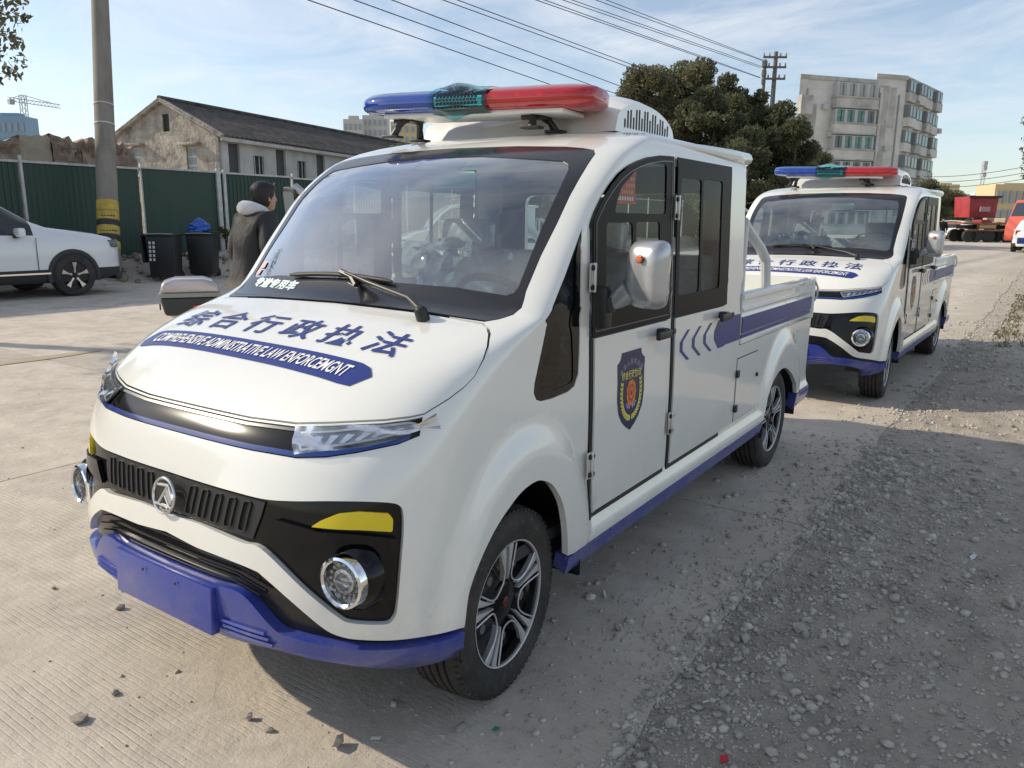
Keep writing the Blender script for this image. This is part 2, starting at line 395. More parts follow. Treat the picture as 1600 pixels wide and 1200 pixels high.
REDP = mat('red_sheet', (.62, .03, .02), .5); WTXT = mat('white_print', (.8, .8, .8), .5); YTXT = mat('yellow_print', (.70, .66, .12), .5)
ORANGE = mat('orange_lens', (.75, .14, .01), .25, coat=.5)

def dirty(m, zc=.75, amt=.5):              # road dust thrown up over the lower panels, drifting unevenly
    t = m.node_tree; p = t.nodes['Principled BSDF']; L = t.links.new; co = t.nodes.new('ShaderNodeTexCoord'); sp_ = t.nodes.new('ShaderNodeSeparateXYZ'); L(co.outputs['Object'], sp_.inputs[0])
    def nz(sc, d=8):
        n = t.nodes.new('ShaderNodeTexNoise'); n.inputs['Scale'].default_value = sc; n.inputs['Detail'].default_value = d; n.inputs['Roughness'].default_value = .7; L(co.outputs['Object'], n.inputs['Vector']); return n.outputs[0]
    def mm(op, a, c):
        n = t.nodes.new('ShaderNodeMath'); n.operation = op; n.use_clamp = True
        for k, q in ((0, a), (1, c)):
            if isinstance(q, (int, float)): n.inputs[k].default_value = q
            else: L(q, n.inputs[k])
        return n.outputs[0]
    r = t.nodes.new('ShaderNodeMapRange'); r.inputs[1].default_value = zc; r.inputs[2].default_value = .30; L(sp_.outputs[2], r.inputs[0])
    r2 = t.nodes.new('ShaderNodeMapRange'); r2.inputs[1].default_value = .42; r2.inputs[2].default_value = .72; L(nz(5), r2.inputs[0])
    r3 = t.nodes.new('ShaderNodeMapRange'); r3.inputs[1].default_value = .60; r3.inputs[2].default_value = .72; L(nz(60, 3), r3.inputs[0])
    fac = mm('ADD', mm('MULTIPLY', mm('MULTIPLY', r.outputs[0], r2.outputs[0]), amt), mm('MULTIPLY', r3.outputs[0], mm('MULTIPLY', r.outputs[0], .25))); fac = mm('ADD', fac, mm('MULTIPLY', r2.outputs[0], .012))
    q = t.nodes.new('ShaderNodeMix'); q.data_type = 'RGBA'; L(fac, q.inputs[0]); src = p.inputs['Base Color'].links
    if src: L(src[0].from_socket, q.inputs[6])
    else: q.inputs[6].default_value = p.inputs['Base Color'].default_value
    q.inputs[7].default_value = (.34, .29, .225, 1); L(q.outputs[2], p.inputs['Base Color'])
dirty(WHITE, .60, .34); dirty(BLUE, .5, .32); dirty(TYRE, 9, .10)
V0 = empty('patrol_pickup')
setp(V0, 'white patrol pickup with blue bumper, parked on the concrete directly ahead of its twin', 'pickup', 'patrol pickups')
def H(L):                                   # photo outline -> points on the body
    o = []
    for a, b in zip(L[:-1], L[1:]):
        k = max(1, int(math.hypot(b[0]-a[0], b[1]-a[1])/14))
        o += [hit(a[0]+(b[0]-a[0])*j/k, a[1]+(b[1]-a[1])*j/k) for j in range(k)]
    return o + [hit(*L[-1])]
def HS(L, m=6):                             # the same along a smooth curve through the points
    P = [np.array(p, float) for p in L]; P = [2*P[0]-P[1]] + P + [2*P[-1]-P[-2]]; o = []
    for i in range(1, len(P)-2):
        for j in range(m):
            t = j/m; a, b_, c, d = P[i-1:i+3]; q = .5*(2*b_+(c-a)*t+(2*a-5*b_+4*c-d)*t*t+(3*b_-a-3*c+d)*t**3); o.append(hit(*q))
    return o + [hit(*L[-1])]
def S_(L, closed=True):                     # outline in (y, z) -> points on the side
    o = []
    for a, b in zip(L, L[1:]+(L[:1] if closed else [])):
        k = max(1, int(math.hypot(b[0]-a[0], b[1]-a[1])/.03)); o += [side(a[0]+(b[0]-a[0])*j/k, a[1]+(b[1]-a[1])*j/k) for j in range(k)]
    return o if closed else o + [side(*L[-1])]
def frontc(h): return [(0.0, h[0][1])] + h + [(0.0, h[-1][1])]
# ---- outlines on the body, read off the side we see
hoodF = [(392,654),(462,663),(517,662),(600,658),(640,653),(663,648)]
hoodC = [(674,641),(700,625),(725,606),(742,588),(757,560),(764,540),(767,521),(764,511)]
wsBot = [(585,479),(660,488),(716,497),(757,503),(780,499),(802,492),(815,481)]
wsSide = [(822,455),(845,400),(870,350),(890,307),(905,280),(920,255),(930,241)]
wsTop = [(929,234),(912,231),(885,229),(810,228)]
hF, hC, wB, wS, wT = H(hoodF), H(hoodC), H(wsBot), H(wsSide), H(wsTop)
wT = [(s, min(z, 1.628)) for s, z in wT]
hood_half = [(0, hF[0][1])] + hF + hC + [hit(757, 505)] + [(s, z) for s, z in reversed(wB) if s < .46] + [(0, wB[0][1]+.002)]
ws_half = [(0, wB[0][1]+.002)] + wB + wS + wT + [(0, 1.627)]
ws_in = [(0, 1.176)] + [fx(.2, 1.174), fx(.4, 1.17)] + H([(791,462),(803,458),(810,449),(847,355),(870,305),(888,266),(888,256),(880,252)]) + [fx(.2, 1.585), (0, 1.588)]
ws_half_in = [(s, z) for s, z in ws_in]
sB = H([(392,704),(462,716),(510,715),(558,708),(621,695),(656,681)])
strip_half = [(0, hF[0][1]-.004)] + [(s, z-.004) for s, z in hF] + list(reversed(sB)) + [(0, sB[0][1])]
gT = HS([(350,764),(408,779),(454,783),(517,783),(579,784),(612,786),(624,790),(630,800),(631,831),(626,893),(621,950),(615,968),(600,976),(550,974),(527,964),(475,922),(408,858),(375,847),(308,818)])
grille_half = [(0, .708)] + gT + [(0, .600)]
iT = HS([(308,856),(392,889),(412,902),(454,939),(504,981),(533,995),(567,1000),(621,1000),(683,991),(722,981)])
iB = HS([(337,910),(371,920),(392,935),(429,977),(454,991),(517,1006),(579,1012),(642,1008),(700,995),(722,985)])
bB = HS([(425,1008),(496,1025),(579,1037),(642,1037),(696,1025),(722,1008)])
intake_half = [(0, .548)] + iT + list(reversed(iB)) + [(0, .463)]
bump_half = [(0, .460)] + iB + list(reversed(bB)) + [fx(.21, .315), (0, .318)]
aF = HS([(725,981),(727,972),(733.5,925),(750,878),(772,831),(794,796),(816,768),(838,752),(853,752),(865.5,760),(879,785),(885,815),(887,840)]) + [side(.785, .34)]
aR = [side(2.855, .34)] + HS([(1200,620),(1208,597),(1218,580),(1228,575),(1238,585),(1244,600)]) + [side(3.50, .37)]
tri = H([(909,357),(883,430),(858,492),(842,567),(835,600),(834,615),(838,625),(845,627),(862,623),(888,612),(898,603),(904,585),(906,550),(908,463),(909,364)])
FDA = [(1.45,1.598),(1.33,1.583),(1.25,1.566),(1.184,1.547),(1.11,1.516),(1.053,1.480),(1.0,1.440),(.955,1.395),(.935,1.368)]
fd_yz = [(.935, .402), (1.555, .402), (1.555, 1.603)] + FDA
rd_yz = [(1.587, .402), (2.19, .402), (2.19, 1.603), (1.587, 1.603)]
fd_out, rd_out = S_(fd_yz), S_(rd_yz)
YE = 2.42
shell_half = [(0, .548)] + iT + aF + S_([(.83, .332), (2.84, .332)], False) + aR + [side(3.80, .37), side(3.81, .795), side(YE, .795)] + \
             [side(YE, z) for z in (.95, 1.1, 1.2, 1.3, 1.4, 1.45, 1.5, 1.55, 1.6, 1.64, 1.67, 1.68)] + [(L0*.9, 1.68), (L0*.4, 1.68), (0, 1.68)]
holes = [sym(hood_half), sym(ws_half), sym(strip_half), sym(grille_half)]
for q in (tri, fd_out, rd_out): holes += [q, mir(q)]
panel('body_shell', sym(shell_half), holes, 0, .022, WHITE, V0, sp=.026)
# ---- roof skin, rear wall, floor, liner
ring = [surf0(s, 1.68) for s in np.linspace(-side(YE+.03, 1.68)[0], side(YE+.03, 1.68)[0], 70)]
xw = ring[-1][0]; ring += [np.array([x, YE+.03, 1.68]) for x in np.linspace(xw, -xw, 14)[1:-1]]
cc = np.array([0, 1.86, 0]); rows = []
for k in np.linspace(1, .02, 16)**.9:
    rows.append([np.array([cc[0]+(p[0]-cc[0])*k, cc[1]+(p[1]-cc[1])*k, 1.68+.042*(1-k**2.3)]) for p in ring])
mb = MB(); mb.grid(rows, close_u=True); mb.build('roof_skin', WHITE, V0, smooth=60)
mb = MB(); pth = [(.660, 1.55, 1.655), (.668, 1.9, 1.653), (.674, 2.2, 1.652), (.676, YE+.02, 1.650), (.66, YE+.055, 1.648), (.60, YE+.066, 1.650), (0, YE+.07, 1.660)]
mb.tube(pth+[(-x, y, z) for x, y, z in pth[-2::-1]], [.004, .018, .025, .027, .027, .027, .027, .027, .027, .027, .025, .018, .004], 10); mb.build('roof_lip', WHITE, V0)
zz = np.linspace(.36, 1.67, 30); wall = [(float(fW(z))-.004, z) for z in zz]; wall = wall + [(-x, z) for x, z in reversed(wall)]
rwin = rounded([(-.5, 1.12), (.5, 1.12), (.5, 1.5), (-.5, 1.5)], .05)
def flat_y(y0):
    def g(x, z, off): n = len(x); return np.stack([x, np.full(n, y0+off), z], 1), np.tile([0., 1., 0.], (n, 1))
    return g
p = panel('rear_wall', wall, [rwin], 0, .03, WHITE, V0, sp=.12, fn=flat_y(YE))
o = panel('rear_window', rwin, [], -.01, 0, SGLASS, p, sp=.2, fn=flat_y(YE))
mb = MB(); mb.box((0, 1.5, .40), (1.34, 1.85, .04)); mb.box((0, .6, .55), (.60, .30, .5)); mb.build('cabin_floor', DGREY, V0)
mb = MB(); mb.box((0, 1.85, 1.635), (1.2, 1.1, .02)); mb.build('roof_liner', INTER, V0, bevel=.008)
# ---- hood and nose panels
o = panel('hood', inset(sym(hood_half), .0035), [], .002, .02, WHITE, V0, sp=.03); HOOD = o
st = panel('light_strip', inset(sym(strip_half), .002), [], -.004, .02, BLACKG, V0, sp=.022)
bl_half = [(0, sB[0][1]+.002)] + [(s, z+.002) for s, z in sB[:-1]] + [(s, z+.013) for s, z in reversed(sB[:-1])] + [(0, sB[0][1]+.013)]
panel('blue_trim', sym(bl_half), [], .004, .008, mat('blue_trim', (.008, .035, .20), .18, coat=.6), st, sp=.02)
sm = panel('strip_top_edge', sym([(0, hF[0][1]-.013)] + [(s, z-.013) for s, z in hF[:-2]] + [(s, z-.007) for s, z in reversed(hF[:-2])] + [(0, hF[0][1]-.007)]), [], -.001, .004, mat('grey_edge', (.10, .11, .12), .25), st, sp=.02)
for sg in (1, -1):
    lamp = H([(468,676),(520,674),(580,668),(640,660),(652,662),(648,672),(600,686),(540,697),(470,706)])
    lamp = rounded(lamp, .006, 2)
    hl = panel('headlight', lamp if sg > 0 else mir(lamp), [], .0035, .01, LENS, V0, sp=.02)
    inn = inset(lamp, .004); panel('reflector', inn if sg > 0 else mir(inn), [], .0005, 0, mat('lamp_bowl', (.42, .43, .45), .25, metal=.6), hl, sp=.02)
    for k in range(6):
        t = .10+.14*k; a0 = np.array(hit(470, 703))*(1-t)+np.array(hit(640, 671))*t; a1 = np.array(hit(470, 680))*(1-t)+np.array(hit(648, 662))*t
        q = [tuple(a0), tuple(a0+np.array([.013, .0])), tuple(a1+np.array([.040, -.003])), tuple(a1+np.array([.020, -.003]))]
        panel('led_louvre', q if sg > 0 else mir(q), [], .007, .006, CHROME, hl, sp=.03)
    fr = inset(lamp, .0045); panel('lamp_bezel', lamp if sg > 0 else mir(lamp), [fr if sg > 0 else mir(fr)], .006, .006, SILVER, hl, sp=.02)
    # torn protective film over the lamp
    mbf = MB(); rows = []
    for i in range(26):
        t = i/25; r = []
        for j in range(9):
            u = j/8; c0 = np.array(hit(464, 712))*(1-t)+np.array(hit(655, 682))*t; c1 = np.array(hit(463, 668))*(1-t)+np.array(hit(657, 657))*t
            s, z = c0*(1-u)+c1*u
            if t > .75: z = (c0[1]*.55+c1[1]*.45)*(t-.75)/.25*.75 + z*(1-(t-.75)/.25*.75)
            P, Nn = surf(np.array([s]), np.array([z]), .012+.006*math.sin(9*t+5*u)+random.uniform(-.0012, .0015)+.014*max(0, t-.8)/.2)
            r.append(np.array([P[0][0]*sg, P[0][1], P[0][2]]))
        rows.append(r)
    e0 = rows[-1]; rows.append([p+np.array([sg*.026, .035, -.004+.004*k]) + rng.normal(0, .002, 3) for k, p in enumerate(e0)])
    mbf.grid(rows); mbf.build('protective_film', FILM, hl, smooth=50)
# hood lettering
def hood_xy(x, y, off=.004):
    lo = np.full(len(x), .845); hi = np.full(len(x), 1.105)
    for _ in range(34):
        m = (lo+hi)/2; c = yfront(x, m) < y; lo = np.where(c, m, lo); hi = np.where(c, hi, m)
    z = (lo+hi)/2; s = np.array([fx(float(a), float(b))[0] for a, b in zip(x, z)])
    return surf(s, z, off)
def hood_decal(name, V, T, m, off, parent):
    P, Nn = hood_xy(V[:, 0], V[:, 1], off); f = [t if np.cross(P[t[1]]-P[t[0]], P[t[2]]-P[t[0]])@Nn[t[0]] > 0 else t[::-1] for t in T]
    return raw(name, P, f, m, parent, normals=Nn)
cs = '综合行政执法'
for i, ch in enumerate(cs):
    V, T = text_tris(ch, 1.0, .011, 0, maxe=.2); h = np.ptp(V[:, 1]); V = V/max(h, .8)
    V = V*np.array([.128, .118]) + np.array([-.446+.172*i, .346-.002*i])
    hood_decal('hood_character', V, T, DECAL, .0045, HOOD)
ban = [(-.548, .186), (-.56, .216), (-.535, .252), (-.50, .258), (.42, .232), (.455, .224), (.482, .200), (.445, .155), (.40, .152), (-.50, .182)]
Vb, Tb = cdt(ban, [], .03); bo = hood_decal('hood_banner', Vb, [tuple(map(int, t)) for t in Tb], DECAL, .0040, HOOD)
V, T = text_tris('COMPREHENSIVE ADMINISTRATIVE LAW ENFORCEMGNT', 1.0, .016, .25, maxe=.5); wx = np.ptp(V[:, 0]); hy = np.ptp(V[:, 1])
V = V*np.array([.90/wx, .043/hy]) + np.array([-.040, .206]); V[:, 1] -= .029*(V[:, 0]+.04); hood_decal('banner_lettering', V, T, WTXT, .0058, HOOD)
# grille panel
gr = panel('grille_panel', inset(sym(grille_half), .002), [], -.014, .012, BLACKG, V0, sp=.022)
mid = [(0, .702)] + [fx(x, z) for x, z in [(.15,.702),(.30,.700),(.36,.698),(.352,.66),(.33,.60),(.28,.602),(.15,.604)]] + [(0, .605)]
panel('grille_face', sym(mid), [], -.0095, .006, BLACKP, gr, sp=.02)
for sg in (1, -1):
    for k in range(5):
        x = .088+.052*k; q = rounded([fx(x-.011+.012, .690), fx(x+.011+.012, .690), fx(x+.008, .616), fx(x-.014, .616)], .008, 3)
        q = q if sg > 0 else mir(q)
        panel('grille_slot_rim', rounded(inset(q, -.0025), .002, 1), [q], -.0045, .006, mat('slot_edge', (.035, .035, .037), .35), gr, sp=.02)
        panel('grille_slot', q, [], -.0088, 0, mat('slot_dark', (.003, .003, .003), .8), gr, sp=.03)
# round badge with a cut-corner Z
ce = np.array([0, float(fF(.648))-.004, .648]); tl = math.atan2(float(fF(.66)-fF(.63)), .03)
bd = empty('badge_frame'); bpy.data.objects.remove(bd)
rt = Matrix.Rotation(-tl, 3, 'X')
def onface(pts): return [tuple(rt @ Vector((x, -d, z)) + Vector(ce)) for x, z, d in pts]
mb = MB(); a = [2*math.pi*i/40 for i in range(40)]
mb.tube(onface([(.047*math.cos(t), .047*math.sin(t), .006) for t in a]), .0042, 8, closed=True)
def bar(p, q, w=.0042): mb.tube(onface([(p[0], p[1], .006), (q[0], q[1], .006)]), w, 6)
bar((-.028, .026), (.020, .030)); bar((.016, .030), (-.022, -.026)); bar((-.036, -.026), (.038, -.026)); bar((.018, .030), (.042, -.004)); bar((.006, .002), (.030, -.026))
mb.v += onface([(.018, .028, .012), (.040, -.004, .007), (.030, -.024, .007), (.006, .002, .007)]); n = len(mb.v); mb.f.append((n-4, n-3, n-2, n-1)); mb.mi.append(0)
mb.tube(onface([(-.008, -.031, .006), (-.008, -.034, .006)]), .005, 8); mb.tube(onface([(.020, -.031, .006), (.020, -.034, .006)]), .005, 8)
mb.build('badge', mat('badge_silver', (.62, .62, .63), .25, metal=.8), gr)
# fog lamps and turn lamps
for sg in (1, -1):
    P = np.array([.586, .0, .538]); P[1] = yfront(np.array([.586]), np.array([.538]))[0]-.004
    d = Vector((sg*.10, -1, .03)).normalized(); o0 = Vector((P[0]*sg, P[1], P[2])) - d*.022
    mb = MB(); mb.lathe([(.085, -.02), (.078, .010), (.066, .022)], o0, d, 32); fb = mb.build('fog_lamp', BLACKG, V0)
    mb = MB(); mb.lathe([(.066, -.01), (.0665, .030), (.063, .042), (.057, .045), (.052, .040), (.050, .024), (.048, .012)], o0, d, 40); mb.build('chrome_ring', CHROME, fb)
    mb = MB(); mb.lathe([(.050, .018), (.036, .020), (.030, .030), (.022, .032), (.016, .022), (.0005, .020)], o0, d, 28); mb.build('reflector', mat('lamp_reflector', (.80, .81, .83), .25, metal=.9, bump=.6, bscale=150, bdist=.003), fb)
    mb = MB(); q = d.to_track_quat('Z', 'Y').to_matrix()
    for k in range(16):
        an = 2*math.pi*k/16; mb.box(q @ Vector((.041*math.cos(an), .041*math.sin(an), .025)) + o0, (.007, .007, .006), rot=q)
    mb.box(q @ Vector((0, 0, .034)) + o0, (.05, .006, .006), rot=q); mb.build('led_ring', mat('led_white', (.75, .77, .78), .3), fb)
    mb = MB(); mb.lathe([(.0505, .030), (.035, .037), (.0005, .040)], o0, d, 28); mb.build('lens', LENS, fb)
    yl = rounded(H([(484,824),(500,814),(528,803),(560,800),(608,803),(615,812),(614,832),(560,829)]), .005, 2)
    panel('turn_lamp', yl if sg > 0 else mir(yl), [], -.004, .012, YELLOW, V0, sp=.02)
    wing = H([(430,812),(500,832),(560,836),(620,842),(618,850),(545,846),(480,850),(425,848),(400,842)])
    panel('grille_wing', wing if sg > 0 else mir(wing), [], .001, .012, BLACKG, V0, sp=.02)
# lower intake and bumper
panel('lower_intake', inset(sym(intake_half), .001), [], -.020, .03, mat('satin_black', (.013, .013, .014), .25), V0, sp=.025)
for k, (za, ln) in enumerate([(.527, .36), (.503, .38), (.482, .36)]):
    mb = MB(); pts = []
    for x in np.linspace(-ln, ln, 25):
        pp, _ = surf(np.array([fx(x, za)[0]]), np.array([za-.25*max(0, abs(x)-.28)]), -.008); pts.append(pp[0])
    mb.tube(pts, .004, 6); mb.build('intake_bar', BLACKG, V0)
bp = panel('bumper_lip', sym(bump_half), [], .010, .05, BLUE, V0, sp=.025)
mb = MB(); mb.box((0, -.118, .392), (.44, .026, .128), rot=Matrix.Rotation(R(-3), 3, 'X')); mb.build('plate_mount', BLUE, bp, bevel=.005)
for sg in (1, -1):
    mb = MB(); mb.lathe([(.004, 0), (.004, .002), (.0004, .002)], (sg*.075, -.1335, .432), (0, -1, 0), 10); mb.build('plate_bolt', RUBBER, bp)
    for k in range(3):
        mb = MB(); pts = []
        for x in np.linspace(.24, .40-.01*k, 10):
            z0 = .345+.014*k; P, _ = surf(np.array([fx(x, z0)[0]]), np.array([z0]), .014); pts.append((P[0][0]*sg, P[0][1], P[0][2]))
        mb.tube(pts, .005, 6); mb.build('bumper_rib', BLUE, bp)
# ---- windscreen
fr_ = panel('windscreen_frame', inset(sym(ws_half), .002), [sym(ws_half_in)], .001, .014, mat('black_frit', (.016, .016, .017), .22, coat=.4), V0, sp=.025)
gl = panel('windscreen', sym(ws_half_in), [], -.001, 0, GLASS, V0, sp=.04)
zt = [(0, 1.588)] + [fx(.2, 1.585)] + [ws_half_in[-3], ws_half_in[-4], ws_half_in[-5]]
band = [(0, 1.535), fx(.3, 1.533), fx(.55, 1.530)] + [ws_half_in[k] for k in (-5, -4, -3, -2)] + [(0, 1.588)]
panel('shade_band', sym(inset(band, .001)), [], -.004, 0, TGLASS, gl, sp=.05)
def ws_text(name, txt, x0, z0, w, h, m, off=.003, bold=.03, sh=.2):
    V, T = text_tris(txt, 1.0, bold, sh, maxe=.5); V = V/np.ptp(V, axis=0)*np.array([w, h])
    s = np.array([fx(x0+a, z0+b)[0] for a, b in V]); P, Nn = surf(s, z0+V[:, 1], off)
    return raw(name, P, T, m, fr_, normals=Nn)
ws_text('sticker_lettering', '专道专用车', -.395, 1.141, .27, .034, mat('sticker_print', (.62, .74, .76), .4), bold=.045)
q = [fx(-.575, 1.158), fx(-.545, 1.158), fx(-.545, 1.205), fx(-.575, 1.205)]
panel('pink_sticker', rounded([fx(-.575, 1.165), fx(-.548, 1.165), fx(-.548, 1.183), fx(-.575, 1.183)], .003, 2), [], .003, .0, mat('pink_print', (.75, .35, .33), .5), fr_, sp=.02)
panel('pink_sticker', rounded([fx(-.570, 1.188), fx(-.540, 1.188), fx(-.540, 1.210), fx(-.570, 1.210)], .003, 2), [], .003, .0, MATS['pink_print'], fr_, sp=.02)
# wiper
def wpt(x, z, off): P, _ = surf(np.array([fx(x, z)[0]]), np.array([z]), off); return P[0]
mb = MB(); mb.tube([wpt(.40, 1.086, .03), wpt(.30, 1.108, .035), wpt(.10, 1.150, .035), wpt(-.02, 1.178, .03), wpt(-.06, 1.186, .022)], [.011, .010, .008, .006, .005], 8); mb.lathe([(.020, -.01), (.019, .02), (.012, .032), (.001, .034)], wpt(.40, 1.086, .012), (0, -.4, .9), 14)
wa = mb.build('wiper', BLACKP, V0, bevel=.003)
mb = MB(); mb.tube([wpt(x, 1.168+.012*math.sin((x+.32)/.5*3.1), .014) for x in np.linspace(-.32, .17, 14)], [.004]+[.008]*12+[.004], 8); mb.build('wiper_blade', RUBBER, wa)
mb = MB(); mb.tube([wpt(.04, 1.148, .02), wpt(.0, 1.172, .025), wpt(-.06, 1.185, .024)], .009, 6); mb.build('blade_clip', BLACKP, wa)
# ---- triangular quarter window, doors
for sg in (1, -1):
    q = inset(tri, .001)
    panel('quarter_window', q if sg > 0 else mir(q), [], -.006, 0, DGLASS, V0, sp=.04)
    rim = inset(tri, .022)
    panel('quarter_frame', q if sg > 0 else mir(q), [rim if sg > 0 else mir(rim)], -.003, .01, BLACKG, V0, sp=.03)
def wpoly(pts, r=.02): return S_(rounded(pts, r, 3))
FW = [wpoly([(1.075,1.395),(1.485,1.395),(1.485,1.568),(1.33,1.564),(1.25,1.545),(1.12,1.475)]), wpoly([(1.022,1.095),(1.212,1.095),(1.212,1.365),(1.022,1.365)]), wpoly([(1.238,1.095),(1.435,1.095),(1.435,1.368),(1.238,1.368)])]
RW = [wpoly([(1.622,1.092),(1.832,1.092),(1.832,1.530),(1.622,1.530)]), wpoly([(1.854,1.092),(2.075,1.092),(2.075,1.535),(1.854,1.535)])]
def make_door(front, sg):
    outl = fd_out if front else rd_out; F = (lambda q: q) if sg > 0 else mir
    y0, y1 = (.935, 1.555) if front else (1.587, 2.19)
    low = S_([(y0+.022, .424), (y1-.018, .424), (y1-.018, 1.006), (y0+.022, 1.006)])
    d = panel('door', F(low), [], .010, .014, WHITE, V0, sp=.05)
    upz = inset([(y0, 1.008), (y1, 1.008), (y1, 1.603)] + (FDA if front else [(y0, 1.603)]), .003); up = S_(upz)
    panel('window_frame', F(up), [F(w) for w in (FW if front else RW)], .012, .005, mat('door_black', (.010, .009, .0085), .42, spec=.12), d, sp=.04)
    if sg > 0 or True:
        hole = S_([(y0+.022, .424), (y1-.018, .424), (y1-.018, 1.002), (y0+.022, 1.002)])
        base = S_([(y0+.003, .405), (y1-.003, .405), (y1-.003, 1.0045), (y0+.003, 1.0045)])
        panel('door_seal', F(base), [F(hole)], .004, .02, RUBBER, d, sp=.05)
    for w in (FW if front else RW): panel('window_pane', F(inset(w, .0004)), [], .008, 0, SGLASS, d, sp=.08)
    if front:
        u = inset(upz, .016); panel('frame_bead', F(S_(u)), [F(S_(inset(u, .003)))], .0135, .002, mat('bead_grey', (.12, .12, .12), .3), d, sp=.05)
    # handle and hinges
    hx = float(fW(.972)); hy = (1.45 if front else 2.11)
    mb = MB(); mb.box((sg*(hx+.028), hy, .972), (.036, .045, .03)); mb.box((sg*(hx+.048), hy-.035, .968), (.018, .115, .030)); mb.box((sg*(hx+.05), hy+.045, .972), (.012, .03, .02)); mb.build('handle', BLACKP, d, bevel=.006)
    for z in (.600, 1.20 if front else 1.42):
        yh = (.922 if front else 1.572); xx = float(fW(z))+.018
        mb = MB(); mb.box((sg*xx, yh, z), (.006, .036, .088)); mb.lathe([(.006, -.045), (.006, .045)], (sg*(xx+.006), yh+.002, z), (0, 0, 1), 10, cap=True); hg = mb.build('hinge', mat('hinge_white', (.62, .62, .60), .3, metal=.4), d, bevel=.0015)
        for dz in (-.03, .03):
            mb = MB(); mb.lathe([(.009, 0), (.008, .006), (.001, .007)], (sg*(xx+.003), yh+.010, z+dz), (sg, 0, 0), 10); mb.lathe([(.009, 0), (.008, .006), (.001, .007)], (sg*(xx+.003), yh-.010, z+dz), (sg, 0, 0), 10); mb.build('hinge_bolt', RUBBER, hg)
    return d
DF = make_door(True, 1); DR = make_door(False, 1); make_door(True, -1); make_door(False, -1)
def side_decal(name, V, T, m, off, parent):             # V in (y, z)
    c = np.array([side(float(a), float(b)) for a, b in V]); P, Nn = surf(c[:, 0], c[:, 1], off)
    f = [t if np.cross(P[t[1]]-P[t[0]], P[t[2]]-P[t[0]])@Nn[t[0]] > 0 else t[::-1] for t in T]
    return raw(name, P, f, m, parent, normals=Nn)
def spoly(name, pts, m, off, parent, sp=.05):
    V, T = cdt(pts, [], sp); return side_decal(name, V, [tuple(map(int, t)) for t in T], m, off, parent)
# shield emblem
sy, sz = 1.222, .815
def shp(p): return (sy+p[0], sz+p[1])
sh = [(-.075,.118),(.075,.118),(.082,.098),(.094,.088),(.108,.082),(.104,.02),(.106,-.04),(.094,-.09),(.066,-.125),(.035,-.147),(0,-.165)]
sh = sh + [(-a, b) for a, b in reversed(sh[2:-1])]
es = spoly('shield_emblem', [shp(p) for p in sh], mat('shield_navy', (.018, .019, .085), .35), .0115, DF, .03)
V, T = text_tris('综合行政执法', 1.0, .02, 0); side_decal('shield_lettering', V/np.ptp(V, axis=0)*np.array([.15, .030])+np.array([sy, sz+.036]), T, YTXT, .0125, DF)
for i, ch in enumerate('中华人民共和国'):
    a = R(-42+14*i); V, T = text_tris(ch, 1.0, .0, 0); V = V/np.ptp(V, axis=0).max()*.021
    ca, sa = math.cos(-a), math.sin(-a); V = np.stack([V[:, 0]*ca-V[:, 1]*sa, V[:, 0]*sa+V[:, 1]*ca], 1) + np.array([sy+.115*math.sin(a), sz-.035+.115*math.cos(a)])
    side_decal('shield_lettering', V, T, mat('pale_print', (.42, .42, .50), .5), .0125, DF)
for sg in (1, -1):
    for k in range(13):
        t = k/12; a = R(-88+100*t); px, pz = sg*.076*math.cos(a), -.048+.070*math.sin(a)+.035*t*t
        for du in (-1, 1):
            an = a+R(90)+du*R(32); an = an if sg > 0 else math.pi-an; ln = .020
            dx, dz = math.cos(an)*ln, math.sin(an)*ln; nx, nz = -dz*.26, dx*.26
            P4 = [(px, pz), (px+dx*.5+nx, pz+dz*.5+nz), (px+dx, pz+dz), (px+dx*.5-nx, pz+dz*.5-nz)]
            side_decal('wreath_leaf', np.array([shp(p) for p in P4]), [(0, 1, 2), (0, 2, 3)], YTXT, .0125, DF)
PET = mat('petal_orange', (.70, .20, .05), .5); PET2 = mat('petal_red', (.45, .05, .02), .5); PBL = mat('petal_pale', (.35, .42, .60), .5)
for ring_, (nn_, r0, mm) in enumerate([(9, .040, PET), (7, .027, PET2), (6, .020, PET), (4, .010, PET2)]):
    for k in range(nn_):
        a = 2*math.pi*k/nn_+.3*ring_; c = (r0*.55*math.cos(a), -.030+r0*.75*math.sin(a)); rr = r0*.42
        side_decal('flower_petal', np.array([shp((c[0]+rr*math.cos(2*math.pi*j/8), c[1]+rr*1.1*math.sin(2*math.pi*j/8))) for j in range(8)]), [(0, j, j+1) for j in range(1, 7)], mm, .0122+.0003*ring_, DF)
for sg in (1, -1):
    for k in range(3):
        a = R(-35-28*k); p0 = (sg*.014, -.052)
        q = [(p0[0], p0[1]), (p0[0]+sg*.03*math.cos(a)+.005, p0[1]+.03*math.sin(a)), (p0[0]+sg*.036*math.cos(a), p0[1]+.036*math.sin(a)), (p0[0]+sg*.03*math.cos(a)-.005, p0[1]+.03*math.sin(a))]
        side_decal('flower_leaf', np.array([shp(p) for p in q]), [(0, 1, 2), (0, 2, 3)], PBL, .0120, DF)
# chevrons and stripe
for k in range(3):
    y = 1.655+.128*k; w = .028
    q = [(y, .870), (y, .905), (y+.075, .948), (y+.075+w, .948), (y+w, .905), (y+w, .870), (y+.075+w, .826), (y+.075, .826)]
    spoly('chevron', q, DECAL, .0115, DR, .06)
spoly('stripe_head', [(2.04, .87), (2.04, .905), (2.09, .948), (2.17, .948), (2.17, .826), (2.09, .826)], DECAL, .0115, DR, .06)
spoly('cab_stripe', [(2.193, .826), (2.412, .826), (2.412, .948), (2.193, .948)], DECAL, .0025, V0, .06)
